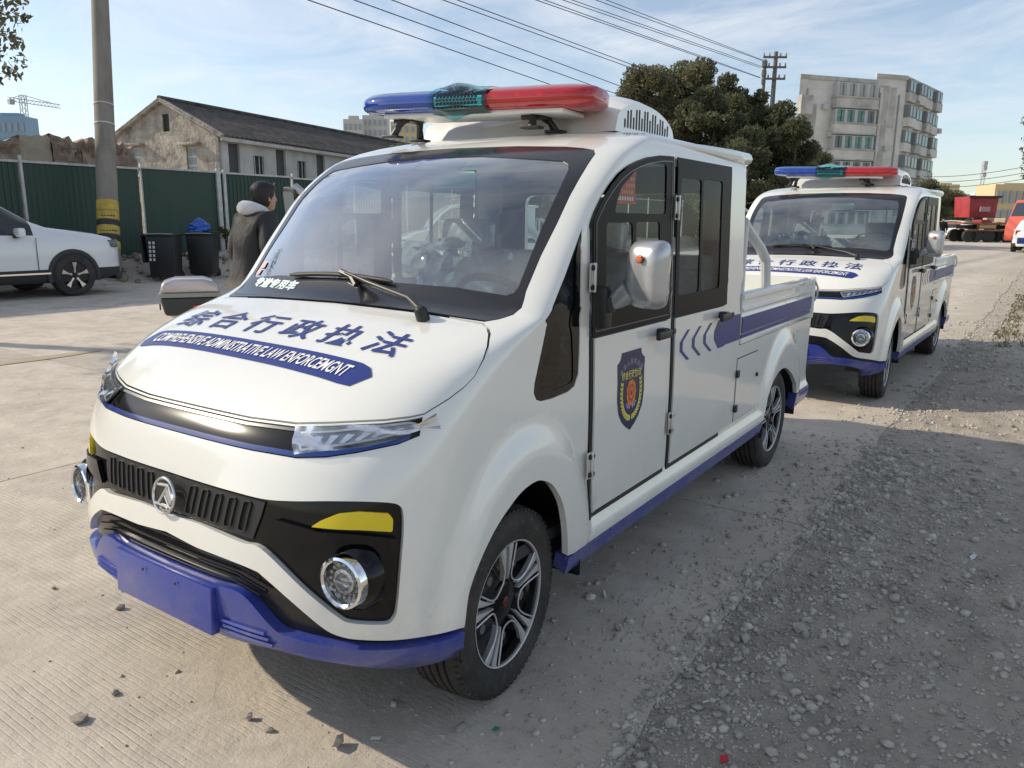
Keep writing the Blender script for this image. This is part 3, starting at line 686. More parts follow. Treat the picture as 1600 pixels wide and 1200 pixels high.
# sticker inside the front door glass
q = [side(*p) for p in [(1.09,1.425),(1.25,1.425),(1.25,1.538),(1.13,1.475)]]
rs_ = panel('red_notice', q, [], .004, 0, REDP, DF, sp=.05)
for k in range(4):
    z = 1.505-.021*k; y0 = 1.20-.032*k
    for j in range(int((1.243-y0)/.018)):
        y = y0+.018*j; panel('notice_print', [side(y, z-.006), side(y+.013, z-.006), side(y+.013, z+.006), side(y, z+.006)], [], .0055, 0, mat('notice_orange', (.75, .32, .10), .5) if k < 3 else WTXT, DF, sp=.05)
# ---- sill, side locker, bed
for sg in (1, -1):
    F = (lambda q: q) if sg > 0 else mir
    panel('sill_band', F(S_([(.80, .266), (2.86, .266), (2.84, .330), (.79, .330)])), [], .003, .05, BLUE, V0, sp=.05)
    panel('rear_skirt', F(S_([(3.52, .262), (3.80, .285), (3.81, .366), (3.50, .366)])), [], .002, .05, BLUE, V0, sp=.05)
    lky = [(2.40, .425), (2.755, .425), (2.725, .735), (2.40, .735)]; lk = S_(lky)
    fl = panel('side_locker', F(S_(inset(lky, .004))), [], .0045, .0045, WHITE, V0, sp=.05)
    panel('locker_gap', F(lk), [], .0012, 0, RUBBER, fl, sp=.05)
    for z in (.49, .66):
        mb = MB(); mb.box((sg*.716, 2.405, z), (.012, .030, .034)); mb.build('locker_hinge', BLACKP, fl, bevel=.002)
    mb = MB(); mb.lathe([(.011, 0), (.010, .008), (.004, .010), (.0005, .010)], (sg*.712, 2.715, .61), (sg, 0, 0), 14); mb.build('locker_lock', RUBBER, fl)
    # wheel housing
    for (yc, zc, ry, rz) in ARCH:
        mb = MB(); rows = []
        for x in (.715, .44):
            rows.append([(sg*x, yc+(ry+.045)*math.cos(a), max(.23, zc+(rz+.03)*math.sin(a))) for a in np.linspace(-.3, math.pi+.3, 24)])
        mb.grid(rows); n = len(rows[1]); mb.v.append((sg*.44, yc, .23)); k = len(mb.v)-1
        for i in range(n-1): mb.f.append((n+i, n+i+1, k)); mb.mi.append(0)
        mb.build('wheel_housing', RUBBER, V0)
    # bed side board: rails and recessed stripe
    prof = [(.690, .800), (.712, .800), (.712, .820), (.705, .826), (.705, .845), (.709, .850), (.709, .930), (.704, .938), (.704, .952), (.714, .958), (.714, .968), (.706, .972), (.706, 1.008), (.716, 1.012), (.716, 1.033), (.706, 1.040), (.664, 1.040), (.664, 1.02), (.684, 1.01), (.684, .80)]
    prof = [(sg*a, b) for a, b in prof]; mb = MB(); mb.prism(prof, YE+.012, 3.76, 'xzy'); bs = mb.build('bed_side', WHITE, V0, bevel=.002)
    for nm, za, zb, off in (('bed_stripe', .852, .929, .7115), ('bed_stripe', .828, .844, .7075)):
        mb = MB(); mb.box((sg*off, 3.09, (za+zb)/2), (.004, 1.32, zb-za)); mb.build(nm, DECAL, bs)
    mb = MB(); mb.box((sg*.700, 3.775, .92), (.045, .035, .25)); mb.build('bed_corner', WHITE, V0, bevel=.008)
    mb = MB(); mb.tube([(sg*.722, 3.77, 1.02), (sg*.735, 3.79, .98), (sg*.735, 3.79, .93), (sg*.722, 3.78, .90)], .006, 8); mb.build('tailgate_latch', SILVER, V0)
    # roll bar leg behind the cab
    mb = MB(); mb.tube([(sg*.655, YE+.10, 1.03), (sg*.655, YE+.10, 1.32), (sg*.652, YE+.125, 1.37), (sg*.65, YE+.17, 1.345), (sg*.65, YE+.42, 1.24), (sg*.65, YE+.52, 1.18), (sg*.65, YE+.56, 1.03)], .026, 10); mb.build('roll_bar', mat('bar_grey', (.62, .64, .64), .35), V0)
mb = MB(); mb.box((0, 3.77, .92), (1.36, .03, .24)); mb.build('tailgate', WHITE, V0, bevel=.006)
mb = MB(); mb.box((0, 3.1, .79), (1.36, 1.36, .03)); mb.box((0, YE+.03, .92), (1.36, .02, .22)); mb.build('bed_floor', WHITE, V0)
mb = MB(); mb.box((0, 3.80, .52), (1.30, .04, .46)); mb.build('rear_panel', WHITE, V0, bevel=.01)
mb = MB(); mb.box((0, 3.82, .31), (1.36, .06, .10)); mb.build('rear_bumper', BLUE, V0, bevel=.015)
mb = MB(); mb.box((0, 2.0, .31), (.9, 3.3, .10)); mb.box((0, .51, .283), (1.1, .08, .08)); mb.box((0, 3.14, .283), (1.1, .09, .09)); mb.build('chassis', RUBBER, V0)
for sg in (1, -1):
    mb = MB(); mb.box((sg*.60, 3.83, .62), (.10, .03, .22)); mb.build('tail_lamp', RLENS, V0, bevel=.008)
# ---- wheels
def make_wheel(sg, y, steer=0.0):
    w = empty('wheel'); w.parent = V0; w.location = (sg*.612, y, .283); w.rotation_euler = (0, 0, steer)
    Rr = .283; prof = []
    mb = MB(); hw = .083
    pr = [(.176, -.07), (.19, -.082), (.235, -.09), (.262, -.082), (.275, -.070), (.280, -.058)]
    for gx in (-.040, -.014, .014, .040): pr += [(.2825, gx-.006), (.2825, gx-.0045), (.272, gx-.003), (.272, gx+.003), (.2825, gx+.0045)]
    pr += [(.280, .058), (.275, .070), (.262, .082), (.250, .088), (.235, .0885), (.228, .0905), (.222, .088), (.19, .082), (.178, .074)]
    mb.lathe(pr, (0, 0, 0), (sg, 0, 0), 72); ty = mb.build('tyre', TYRE, w, smooth=50)
    mb = MB()
    for i in range(72):
        a = 2*math.pi*i/72
        for s2 in (-1, 1):
            c = Vector((s2*sg*.066, math.cos(a)*.2712, math.sin(a)*.2712)); rot = Matrix.Rotation(a, 3, 'X'); mb.box(c, (.024, .010, .014), rot=rot)
    setp(mb.build('tread_blocks', TYRE, w, smooth=0), kind='stuff')
    mb = MB(); mb.lathe([(.183, -.06), (.183, .040), (.178, .066), (.184, .080), (.187, .083), (.190, .080)], (0, 0, 0), (sg, 0, 0), 60)
    mb.lathe([(.172, .040), (.13, .030), (.10, .042), (.07, .050), (.03, .052), (.0005, .052)], (0, 0, 0), (sg, 0, 0), 40); mb.build('rim', mat('rim_black', (.010, .010, .011), .25, coat=.3), w, smooth=40)
    mb = MB(); mb.lathe([(.1805, .070), (.1815, .0815), (.186, .0835), (.1875, .081)], (0, 0, 0), (sg, 0, 0), 60); mb.build('rim_edge', ALLOY, w)
    for k in range(5):
        A = 2*math.pi*k/5+.35
        for s2 in (-1, 1):
            mb = MB(); q = []
            for (r, a) in [(.070, .12), (.10, .080), (.150, .058), (.181, .055), (.182, .195), (.150, .165), (.105, .135), (.072, .17)]:
                q.append((r*math.cos(A+s2*a), r*math.sin(A+s2*a), .078-.020*max(0, 1-r/.12)))
            v = [(sg*(h), c, s) for c, s, h in q] + [(sg*(h-.018), c, s) for c, s, h in q]; n = len(q)
            mb.add(v, [tuple(range(n)), tuple(range(n, 2*n))[::-1]] + [(i, (i+1) % n, n+(i+1) % n, n+i) for i in range(n)]); mb.build('spoke', ALLOY, w, smooth=30, bevel=.0025)
    for k in range(5):
        A = 2*math.pi*k/5+.35; up_ = [(.178, .245), (.150, .225), (.115, .195), (.090, .215), (.075, .31), (.069, .45), (.067, .628)]; up_ += [(r, 1.2566-a) for r, a in reversed(up_[:-1])]
        mb = MB(); mb.tube([(sg*(.080-.018*max(0, 1-r/.12)), r*math.cos(A+a), r*math.sin(A+a)) for r, a in up_], .0026, 6); mb.build('spoke_edge', ALLOY, w)
    for k in range(5):
        a = 2*math.pi*(k+.5)/5+.35; mb = MB(); mb.lathe([(.016, 0), (.014, .012), (.0005, .013)], (sg*.044, .115*math.cos(a), .115*math.sin(a)), (sg, 0, 0), 12)
        mb.build('steel_boss', mat('steel_boss', (.3, .3, .3), .3, metal=.8), w)
    mb = MB(); mb.lathe([(.062, .050), (.058, .060), (.044, .066), (.0005, .068)], (0, 0, 0), (sg, 0, 0), 30); mb.build('hub_cap', BLACKG, w)
    mb = MB(); mb.lathe([(.016, .0672), (.013, .0692), (.0005, .0695)], (0, 0, 0), (sg, 0, 0), 16); mb.build('hub_badge', mat('hub_red', (.10, .012, .015), .4), w)
for sg in (1, -1): make_wheel(sg, .512, R(4)); make_wheel(sg, 3.139)
# ---- mirrors
def mirror(sg, c, wrap):
    mb = MB(); rows = []
    for t, kx, kz in [(-.050, .30, .40), (-.046, .62, .68), (-.034, .86, .88), (-.012, .98, .97), (.015, 1.0, 1.0), (.040, .98, .99), (.046, .90, .94)]:
        r = []
        for i in range(32):
            a = 2*math.pi*i/32; u = math.copysign(abs(math.cos(a))**.45, math.cos(a)); v = math.copysign(abs(math.sin(a))**.45, math.sin(a))
            r.append((c[0]+sg*(u*.070*kx+(.008 if v > 0 else -.004)*v), c[1]+t-.02*u*kx, c[2]+v*.104*kz))
        rows.append(r)
    mb.grid(rows, close_u=True); mb.f.append(tuple(range(32))[::-1]); mb.mi.append(0)
    mo = mb.build('mirror', SILVER, V0, smooth=50)
    mb = MB(); mb.v = [(c[0]+sg*math.cos(2*math.pi*i/24)*.055, c[1]+.044, c[2]+math.sin(2*math.pi*i/24)*.088) for i in range(24)]; mb.f = [tuple(range(24))]; mb.mi = [0]; mb.build('mirror_glass', CHROME, mo)
    mb = MB(); mb.tube([(c[0]-sg*.045, c[1]-.01, c[2]-.050), (c[0]-sg*.085, c[1]-.015, c[2]-.080), (c[0]-sg*.115, c[1]-.012, c[2]-.094)], [.040, .030, .022], 10); mb.build('mirror_arm', SILVER, mo, smooth=60)
    mb = MB(); mb.box((sg*.735, .955, c[2]-.105), (.05, .045, .13)); mb.box((sg*.752, .958, c[2]-.095), (.04, .04, .05)); mb.build('mirror_bracket', BLACKP, mo, bevel=.008)
    mb = MB(); mb.lathe([(.0100, 0), (.0098, .004), (.008, .006), (.0005, .0065)], (c[0]+sg*.004, c[1]-.0570, c[2]+.048), (0, -1, .05), 18); il = mb.build('side_repeater', ORANGE, mo)
    mb = MB(); mb.lathe([(.0125, 0), (.0108, .003)], (c[0]+sg*.004, c[1]-.056, c[2]+.048), (0, -1, .05), 18); mb.build('repeater_ring', RUBBER, mo)
    return mo
mirror(1, (.862, .985, 1.212), False)
# far mirror, swung up on its arm
mb = MB(); rows = []
ca = np.array([-.765, 1.03, 1.425]); q = [(-.05, .085), (.045, .075), (.05, -.08), (.0, -.10), (-.028, -.09)]
mb.prism([(ca[0]+a*.8, ca[2]+b*.9) for a, b in rounded(q, .02, 3)], ca[1]-.02, ca[1]+.03, 'xzy'); m2 = mb.build('mirror', BLACKP, V0, bevel=.006)
mb = MB(); mb.prism([(ca[0]+a*.7, ca[2]+b*.74-.006) for a, b in rounded(q, .02, 3)], ca[1]-.023, ca[1]-.021, 'xzy'); mb.build('mirror_glass', mat('grey_mirror', (.35, .38, .38), .12, metal=.7), m2)
mb = MB(); mb.tube([(-.75, 1.03, 1.495), (-.715, 1.04, 1.475), (-.685, 1.06, 1.45)], [.022, .016, .014], 8); mb.build('mirror_arm', SILVER, m2)
# ---- light bar
EA, EB = Vector((-.560, 1.325, 1.828)), Vector((.466, 1.430, 1.803)); dx = (EB-EA).normalized(); dyv = Vector((0, 0, 1)).cross(dx).normalized(); dz = dx.cross(dyv)
ctr = (EA+EB)/2; LEN = (EB-EA).length; MBAR = Matrix((dx, dyv, dz)).transposed()
LB = empty('light_bar'); LB.parent = V0; LB.location = ctr; LB.rotation_euler = MBAR.to_euler(); LB.scale = (1, 1, .76)
def barpart(name, x0, x1, prof, m, endround=0, parent=None, smooth=40):
    mb = MB(); rows = []; n = len(prof)
    xs = [(x0, 1.0), (x1, 1.0)]
    if endround:
        e = x1 if endround > 0 else x0; o = x0 if endround > 0 else x1
        xs = [(o, 1.0), (e-endround*.17, 1.0), (e-endround*.10, .96), (e-endround*.045, .86), (e-endround*.012, .66), (e, .40)]
    for x, k in xs:
        rows.append([(x, -.02+(p[0]+.02)*k, p[1]*(.35+.65*k)+(1-k)*.006) for p in prof])
    mb.grid(rows, close_u=True); mb.f += [tuple(range(n))[::-1], tuple((len(rows)-1)*n+i for i in range(n))]; mb.mi += [0, 0]
    return mb.build(name, m, parent or LB, smooth=smooth)
LP = [(-.128, -.040), (-.140, -.022), (-.140, .016), (-.125, .034), (-.085, .058), (.085, .058), (.125, .034), (.140, .016), (.140, -.022), (.128, -.040), (.10, -.050), (-.10, -.050)]
bl = barpart('blue_lens', -LEN/2, -.135, LP, BLENS, -1); rl = barpart('red_lens', .135-.05, LEN/2, LP, RLENS, 1)
for nm, lens, xs in (('lamp_core', bl, (-.44, -.36, -.28, -.20)), ('lamp_core', rl, (.16, .25, .34, .42))):
    for x in xs:
        mb = MB(); mb.box((x, -.05, 0), (.06, .04, .045)); mb.build(nm, mat('lamp_core_dark', (.05, .05, .06), .3, metal=.5) if x in (-.36, .34) else mat('lamp_core_pale', (.5, .5, .52), .3, metal=.5), lens)
mb = MB(); mb.box((0, 0, -.061), (.80, .20, .022)); mb.build('bar_base', mat('bar_base', (.72, .72, .70), .4), LB, bevel=.006)
gp = barpart('siren_grille', -.132, .082, [(a*.97, b*.95) for a, b in LP], CHROME, 0)
for r in range(5):
    for c in range(12):
        if r < 5:
            zz_ = -.034+.0155*r; x = -.118+.0155*c+.004*(r % 2); yy = -.1365 if r in (1, 2) else -.129
            yy = -.97*np.interp(zz_/.95, [-.040, -.022, .016, .034, .058], [.128, .140, .140, .125, .085]) - .0012
            mb = MB(); mb.box((x, yy, zz_), (.0095, .003, .0115)); mb.build('grille_hole', RUBBER, gp)
# teal film wrapped over the siren
mb = MB(); rows = []
for i in range(22):
    x = -.150+.255*i/21; r = []
    for j, (a, b) in enumerate([(-.095, -.066), (-.134, -.052), (-.145, -.026), (-.146, .016), (-.132, .037), (-.09, .064), (-.02, .072), (.06, .070), (.12, .05)]):
        lift = (.024*math.exp(-((x+.05)/.055)**2) if j in (5, 6, 7) else 0) + random.uniform(-.0008, .001)
        droop = -.030*math.exp(-((x+.06)/.045)**2) if j == 0 else 0
        r.append((x+random.uniform(-.001, .001), a-(.003 if j < 6 else 0), b+lift+droop))
    rows.append(r)
mb.grid(rows); mb.build('teal_wrap', TEAL, LB, smooth=60)
mb = MB(); mb.box((-.30, .03, .0605), (.30, .02, .008)); mb.box((.28, .03, .0605), (.36, .02, .008)); mb.build('top_trim', BLACKP, LB, bevel=.002)
for xf in (-.33, .26):
    mb = MB(); rt0 = MBAR.inverted()
    top = Vector((xf, 0, -.070)); wtop = MBAR @ top + ctr; zr = 1.68+.042*(1-(max(abs(wtop.x)/.64, abs(wtop.y-1.86)/.6))**2.3)
    for s2 in (-1, 1):
        ft = Vector((wtop.x+(-.03 if xf < 0 else .02), wtop.y+s2*.085, zr+.006)); fl_ = rt0 @ (ft-ctr); fl_.z /= .76
        mb.tube([top+Vector((0, s2*.02, 0)), top+Vector((0, s2*.055, -.008)), (top+fl_)/2+Vector((0, s2*.025, .008)), fl_], [.016, .017, .014, .018], 8); mb.box(fl_, (.075, .05, .014))
    mb.box(top, (.06, .09, .025)); mb.lathe([(.012, -.03), (.012, .03)], top+Vector((-.02, -.05, -.012)), (1, 0, 0), 10, cap=True)
    mb.build('bar_foot', BLACKP, LB, bevel=.003)
# ---- roof air unit
mb = MB(); rows = []
for x in np.linspace(-.47, .47, 33):
    k = 1-abs(x/.47)**5*.30; r = []
    for t in np.linspace(0, 1, 25):
        y = 1.52+.56*t; h = (max(0, math.sin(math.pi*t**.85)))**.42
        rib = .010*math.exp(-((abs(x)-.30)/.03)**2)
        r.append((x, y, 1.700+(.172*k)*h+rib*h))
    rows.append(r)
mb.grid(rows); n = 25
for a, fl in ((0, False), (32*n, True)):
    idx = [a+i for i in range(n)]; mb.f.append(tuple(idx if not fl else idx[::-1])); mb.mi.append(0)
ac = mb.build('air_unit', WHITE, V0, smooth=40)
for sg in (1, -1):
    for k in range(17):
        t = .14+.72*k/16; y = 1.52+.56*t; hm = .700*.172*(math.sin(math.pi*t**.85))**.42; lo = .020; hi = hm*(.55+.30*abs(math.sin(k*2.1)))
        mb = MB(); mb.box((sg*.4705, y, 1.70+(lo+hi)/2), (.003, .009, hi-lo)); mb.build('air_vent', RUBBER, ac)
# ---- cabin
mb = MB(); mb.prism([(.58, 1.02), (.60, 1.07), (.70, 1.095), (.84, 1.08), (.90, 1.03), (.88, .85), (.80, .70), (.62, .66)], -.63, .63, 'yzx'); mb.build('dashboard', DGREY, V0, bevel=.02)
mb = MB(); c = Vector((.33, .99, 1.06)); ax = Vector((0, .75, .66)).normalized(); q3 = ax.to_track_quat('Z', 'Y').to_matrix()
mb.tube([c+q3 @ Vector((.17*math.cos(a), .17*math.sin(a), 0)) for a in np.linspace(0, 2*math.pi, 33)[:-1]], .014, 8, closed=True)
for a in (0, 2.2, 4.1): mb.tube([c, c+q3 @ Vector((.165*math.cos(a), .165*math.sin(a), 0))], .012, 6)
mb.lathe([(.05, -.03), (.045, .01), (.0005, .015)], c, ax, 16); mb.tube([c, c-ax*.3], .02, 8); mb.build('steering_wheel', BLACKP, V0)
for x in (.33, -.33):
    st_ = MB(); st_.box((x, 1.34, .66), (.50, .46, .14)); se = st_.build('seat', SEATM, V0, bevel=.04, segs=4)
    mb = MB(); mb.box((x, 1.60, .97), (.48, .13, .56), rot=Matrix.Rotation(R(-10), 3, 'X')); mb.build('backrest', SEATM, se, bevel=.05, segs=4)
    mb = MB(); mb.box((x, 1.66, 1.30), (.26, .09, .15), rot=Matrix.Rotation(R(-8), 3, 'X')); mb.build('headrest', SEATM, se, bevel=.035, segs=4)
    mb = MB(); mb.box((x, 1.34, .50), (.46, .42, .18)); mb.build('seat_base', DGREY, se)
mb = MB(); mb.box((0, 2.02, .66), (1.2, .46, .14)); se = mb.build('seat', SEATM, V0, bevel=.04, segs=4)
mb = MB(); mb.box((0, 2.30, .96), (1.2, .12, .52), rot=Matrix.Rotation(R(-8), 3, 'X')); mb.build('backrest', SEATM, se, bevel=.05, segs=4)
mb = MB(); mb.box((0, 2.04, .50), (1.15, .42, .18)); mb.build('seat_base', DGREY, se)
mb = MB(); mb.box((.145, .972, 1.503), (.185, .014, .062)); im = mb.build('inner_mirror', BLACKP, V0, bevel=.006)
mb = MB(); mb.box((.145, .9635, 1.503), (.175, .003, .053)); mb.build('mirror_film', mat('green_film', (.28, .92, .68), .4), im)
mb = MB(); mb.tube([(.145, .985, 1.53), (.14, 1.03, 1.56), (.135, 1.09, 1.585)], .008, 6); mb.build('mirror_stem', CHROME, im)
# crumpled clear plastic over steering wheel and seats
for (cx, cy, cz, sx, sy_, sz_) in ((.33, 1.45, .98, .30, .22, .36), (-.33, 1.45, .98, .30, .22, .36)):
    mb = MB(); rows = []
    for i in range(14):
        t = i/13; r = []
        for j in range(13):
            u = j/12-.5; w = sx*(1.0-.12*abs(math.sin(5*t)))
            y = cy - .26 + .42*t; z = cz - .16 + (.52*t**1.4) if t < .85 else cz + .26 - .1*(t-.85)
            r.append((cx+u*2*w*.9+random.uniform(-.012, .012), y+random.uniform(-.015, .015), z+.05*math.cos(u*3)+random.uniform(-.018, .018)))
        rows.append(r)
    mb.grid(rows); mb.build('seat_plastic', FILM, V0, smooth=15)

# ================================================================ ground, road, gravel
def gz(x, y): return .06*sst(-4., -10., np.asarray(x, float))
def hnoise(x, y, seed=0):                       # smooth value noise
    r = np.random.default_rng(seed); T = r.random((64, 64)); xi = np.floor(x).astype(int); yi = np.floor(y).astype(int); u = x-xi; v = y-yi; u = u*u*(3-2*u); v = v*v*(3-2*v)
    g = lambda a, b: T[a % 64, b % 64]
    return (g(xi, yi)*(1-u)+g(xi+1, yi)*u)*(1-v)+(g(xi, yi+1)*(1-u)+g(xi+1, yi+1)*u)*v
def edge_x(y): y = np.asarray(y, float); return 1.10+.012*np.clip(y, -5, 40)+.10*(hnoise(y*.9+3, y*0+1.5, 3)-.5)+.05*(hnoise(y*4+3, y*0+1.5, 4)-.5)
def nd(t, typ, **k):
    n = t.nodes.new(typ)
    for a, b in k.items(): setattr(n, a, b)
    return n
def concrete(name, dirt=False):
    m = bpy.data.materials.new(name); m.use_nodes = True; t = m.node_tree; b = t.nodes['Principled BSDF']; L = t.links.new
    geo = nd(t, 'ShaderNodeNewGeometry'); oi = nd(t, 'ShaderNodeObjectInfo')
    def noise(sc, det=8, ro=.62, dist=0.0, vec=None):
        n = nd(t, 'ShaderNodeTexNoise'); n.inputs['Scale'].default_value = sc; n.inputs['Detail'].default_value = det; n.inputs['Roughness'].default_value = ro; n.inputs['Distortion'].default_value = dist
        L(vec or geo.outputs['Position'], n.inputs['Vector']); return n.outputs[0]
    def ramp(x, a, c, lo=0.0, hi=1.0):
        r = nd(t, 'ShaderNodeMapRange'); r.inputs[1].default_value = a; r.inputs[2].default_value = c; r.inputs[3].default_value = lo; r.inputs[4].default_value = hi; L(x, r.inputs[0]); return r.outputs[0]
    def mixc(f, a, c, blend='MIX'):
        x = nd(t, 'ShaderNodeMix', data_type='RGBA', blend_type=blend)
        if isinstance(f, float): x.inputs[0].default_value = f
        else: L(f, x.inputs[0])
        for k, q in ((6, a), (7, c)):
            if isinstance(q, tuple): x.inputs[k].default_value = (*q, 1)
            else: L(q, x.inputs[k])
        return x.outputs[2]
    def math_(op, a, c):
        x = nd(t, 'ShaderNodeMath', operation=op)
        for k, q in ((0, a), (1, c)):
            if isinstance(q, (int, float)): x.inputs[k].default_value = q
            else: L(q, x.inputs[k])
        return x.outputs[0]
    sep = nd(t, 'ShaderNodeSeparateXYZ'); L(geo.outputs['Position'], sep.inputs[0])
    c = mixc(ramp(noise(.45), .35, .65), (.60, .53, .44), (.70, .625, .525))
    c = mixc(ramp(noise(2.6, 9, .7), .40, .72), c, (.44, .39, .33))                       # stains
    c = mixc(ramp(noise(5.5, 9, .72, .4), .50, .70), c, (.69, .62, .525))                 # dry dust
    c = mixc(ramp(noise(.9, 6, .6, 1.2), .56, .70, 0, .5), c, (.33, .305, .275))          # tyre-worn dark patches
    c = mixc(ramp(noise(160, 4, .7), .35, .75, 0, .40), c, (.30, .27, .235))               # fine grit
    # dirt drifting over the right edge
    dx = math_('ADD', sep.outputs[0], math_('MULTIPLY', noise(2.6, 9, .75), 1.5)); de = ramp(dx, 1.35, 1.80)
    c = mixc(math_('MULTIPLY', de, .92), c, (.47, .415, .34))
    bright = ramp(oi.outputs['Random'], 0, 1, .90, 1.06)
    hs = nd(t, 'ShaderNodeHueSaturation'); L(bright, hs.inputs['Value']); L(c, hs.inputs['Color']); L(hs.outputs[0], b.inputs['Base Color'])
    b.inputs['Roughness'].default_value = .88; b.inputs['Specular IOR Level'].default_value = .3
    # broom-scored grooves running across the road, worn and filled with dust in places
    cy = math_('ADD', sep.outputs[1], math_('MULTIPLY', noise(1.4, 4), .035))
    w = nd(t, 'ShaderNodeTexWave', wave_type='BANDS', bands_direction='Y', wave_profile='SIN'); cb_ = nd(t, 'ShaderNodeCombineXYZ'); L(cy, cb_.inputs[1]); L(cb_.outputs[0], w.inputs['Vector'])
    w.inputs['Scale'].default_value = 15.5; w.inputs['Distortion'].default_value = .25; w.inputs['Detail'].default_value = 2
    gro = ramp(w.outputs['Fac'], .0, .26, -1.0, 0.0); mask = ramp(noise(1.1, 7, .66, .8), .44, .62); gro = math_('MULTIPLY', gro, mask)
    hgt = math_('ADD', math_('MULTIPLY', gro, .0035), math_('MULTIPLY', noise(45, 8, .7), .006)); hgt = math_('ADD', hgt, math_('MULTIPLY', noise(7, 6, .6), .015)); hgt = math_('ADD', hgt, math_('MULTIPLY', noise(220, 3, .7), .0018))
    bp = nd(t, 'ShaderNodeBump'); bp.inputs['Strength'].default_value = .65; bp.inputs['Distance'].default_value = 1.0; L(hgt, bp.inputs['Height']); L(bp.outputs[0], b.inputs['Normal'])
    return m
CONC = concrete('scored_concrete')
def earth(name, ca, cb2, cc2, bump=.02):
    m = bpy.data.materials.new(name); m.use_nodes = True; t = m.node_tree; b = t.nodes['Principled BSDF']; L = t.links.new; geo = nd(t, 'ShaderNodeNewGeometry')
    def noise(sc, det=9, ro=.68):
        n = nd(t, 'ShaderNodeTexNoise'); n.inputs['Scale'].default_value = sc; n.inputs['Detail'].default_value = det; n.inputs['Roughness'].default_value = ro; L(geo.outputs['Position'], n.inputs['Vector']); return n.outputs[0]
    def mixc(x, a, c, lo, hi):
        r = nd(t, 'ShaderNodeMapRange'); r.inputs[1].default_value = lo; r.inputs[2].default_value = hi; L(x, r.inputs[0])
        q = nd(t, 'ShaderNodeMix', data_type='RGBA'); L(r.outputs[0], q.inputs[0])
        for k, v in ((6, a), (7, c)):
            if isinstance(v, tuple): q.inputs[k].default_value = (*v, 1)
            else: L(v, q.inputs[k])
        return q.outputs[2]
    c = mixc(noise(.5), ca, cb2, .35, .65); c = mixc(noise(3.1), c, cc2, .48, .68); c = mixc(noise(38), c, tuple(v*.62 for v in ca), .54, .76); c = mixc(noise(150, 4), c, tuple(min(v*1.7, .6) for v in cb2), .58, .75)
    L(c, b.inputs['Base Color']); b.inputs['Roughness'].default_value = .95; b.inputs['Specular IOR Level'].default_value = .2
    bp = nd(t, 'ShaderNodeBump'); bp.inputs['Strength'].default_value = .9; bp.inputs['Distance'].default_value = bump; 
    ad = nd(t, 'ShaderNodeMath', operation='ADD'); L(noise(28), ad.inputs[0]); L(noise(110, 5), ad.inputs[1]); L(ad.outputs[0], bp.inputs['Height']); L(bp.outputs[0], b.inputs['Normal']); return m
DIRT = earth('packed_earth', (.46, .405, .335), (.57, .505, .42), (.35, .31, .255), .018)
# ground sheet to the horizon: fine near the shoulder, coarse far out
def axis_(segs):
    o = []
    for a, b, n in segs: o += list(np.linspace(a, b, n, endpoint=False))
    return np.array(o + [segs[-1][1]])
gx = axis_([(-1500, -200, 8), (-200, -40, 14), (-40, -17, 14), (-17, -13.2, 28), (-13.2, -3, 10), (-3, .6, 8), (.6, 3.2, 130), (3.2, 6, 20), (6, 40, 16), (40, 200, 12), (200, 1500, 8)])
gy = axis_([(-600, -40, 10), (-40, -4, 12), (-4, -.4, 12), (-.4, 6.4, 330), (6.4, 16, 60), (16, 60, 30), (60, 200, 16), (200, 2500, 12)])
GX, GY = np.meshgrid(gx, gy); Z = gz(GX, GY)
ex = edge_x(GY); onroad = (GX < ex-.07) & (GX > -13.25) & (GY > -20) & (GY < 75)
sh = sst(-.02, .25, GX-ex)
near = (GX > .5) & (GX < 7) & (GY < 40)
bumpy = .035*(hnoise(GX*1.1, GY*1.1, 11)-.45)+.030*(hnoise(GX*4.1, GY*4.1, 12)-.5)+.018*(hnoise(GX*13, GY*13, 13)-.5)+.008*(hnoise(GX*34, GY*34, 14)-.5)
Z = Z + np.where(onroad, -.045, np.where(near, -.006+sh*(bumpy+.012), .0))
bank = np.exp(-((GX+14.45)/.55)**2)*(.34+.22*hnoise(GX*1.7, GY*1.7, 21)+.10*hnoise(GX*6, GY*6, 22))*((GY > -10) & (GY < 45)); Z = Z + np.where(onroad, 0, bank)
v = np.stack([GX.ravel(), GY.ravel(), Z.ravel()], 1); ny, nx = GX.shape
f = [(j*nx+i, j*nx+i+1, (j+1)*nx+i+1, (j+1)*nx+i) for j in range(ny-1) for i in range(nx-1)]
setp(raw('ground', v, f, DIRT, smooth=180), kind='structure')
# concrete slabs of the road, each its own piece
ROAD = setp(empty('road'), kind='structure')
cols = [None, -2.55, -6.2, -9.8, -13.2]; y0 = -6.35; LS = 4.35
for r in range(-3, 18):
    ya, yb = y0+r*LS+.006, y0+(r+1)*LS-.006
    for c in range(4):
        ys = np.linspace(ya, yb, 45 if c == 0 and yb < 12 else 9); mbs = MB(); rows = []
        for y in ys:
            xr = float(edge_x(y)) if c == 0 else cols[c]-.006; xl = cols[c+1]+.006
            xs = np.linspace(xl, xr, 9); zt = gz(xs, y)
            rows.append([(xl, y, float(zt[0])-.05)]+[(x, y, float(z)) for x, z in zip(xs, zt)]+[(xr+(.012 if c == 0 else 0), y, float(zt[-1])-.05)])
        rows = [[(p[0], ya, p[2]-.05) for p in rows[0]]] + rows + [[(p[0], yb, p[2]-.05) for p in rows[-1]]]
        mbs.grid(rows); mbs.build('slab', CONC, ROAD, smooth=30)
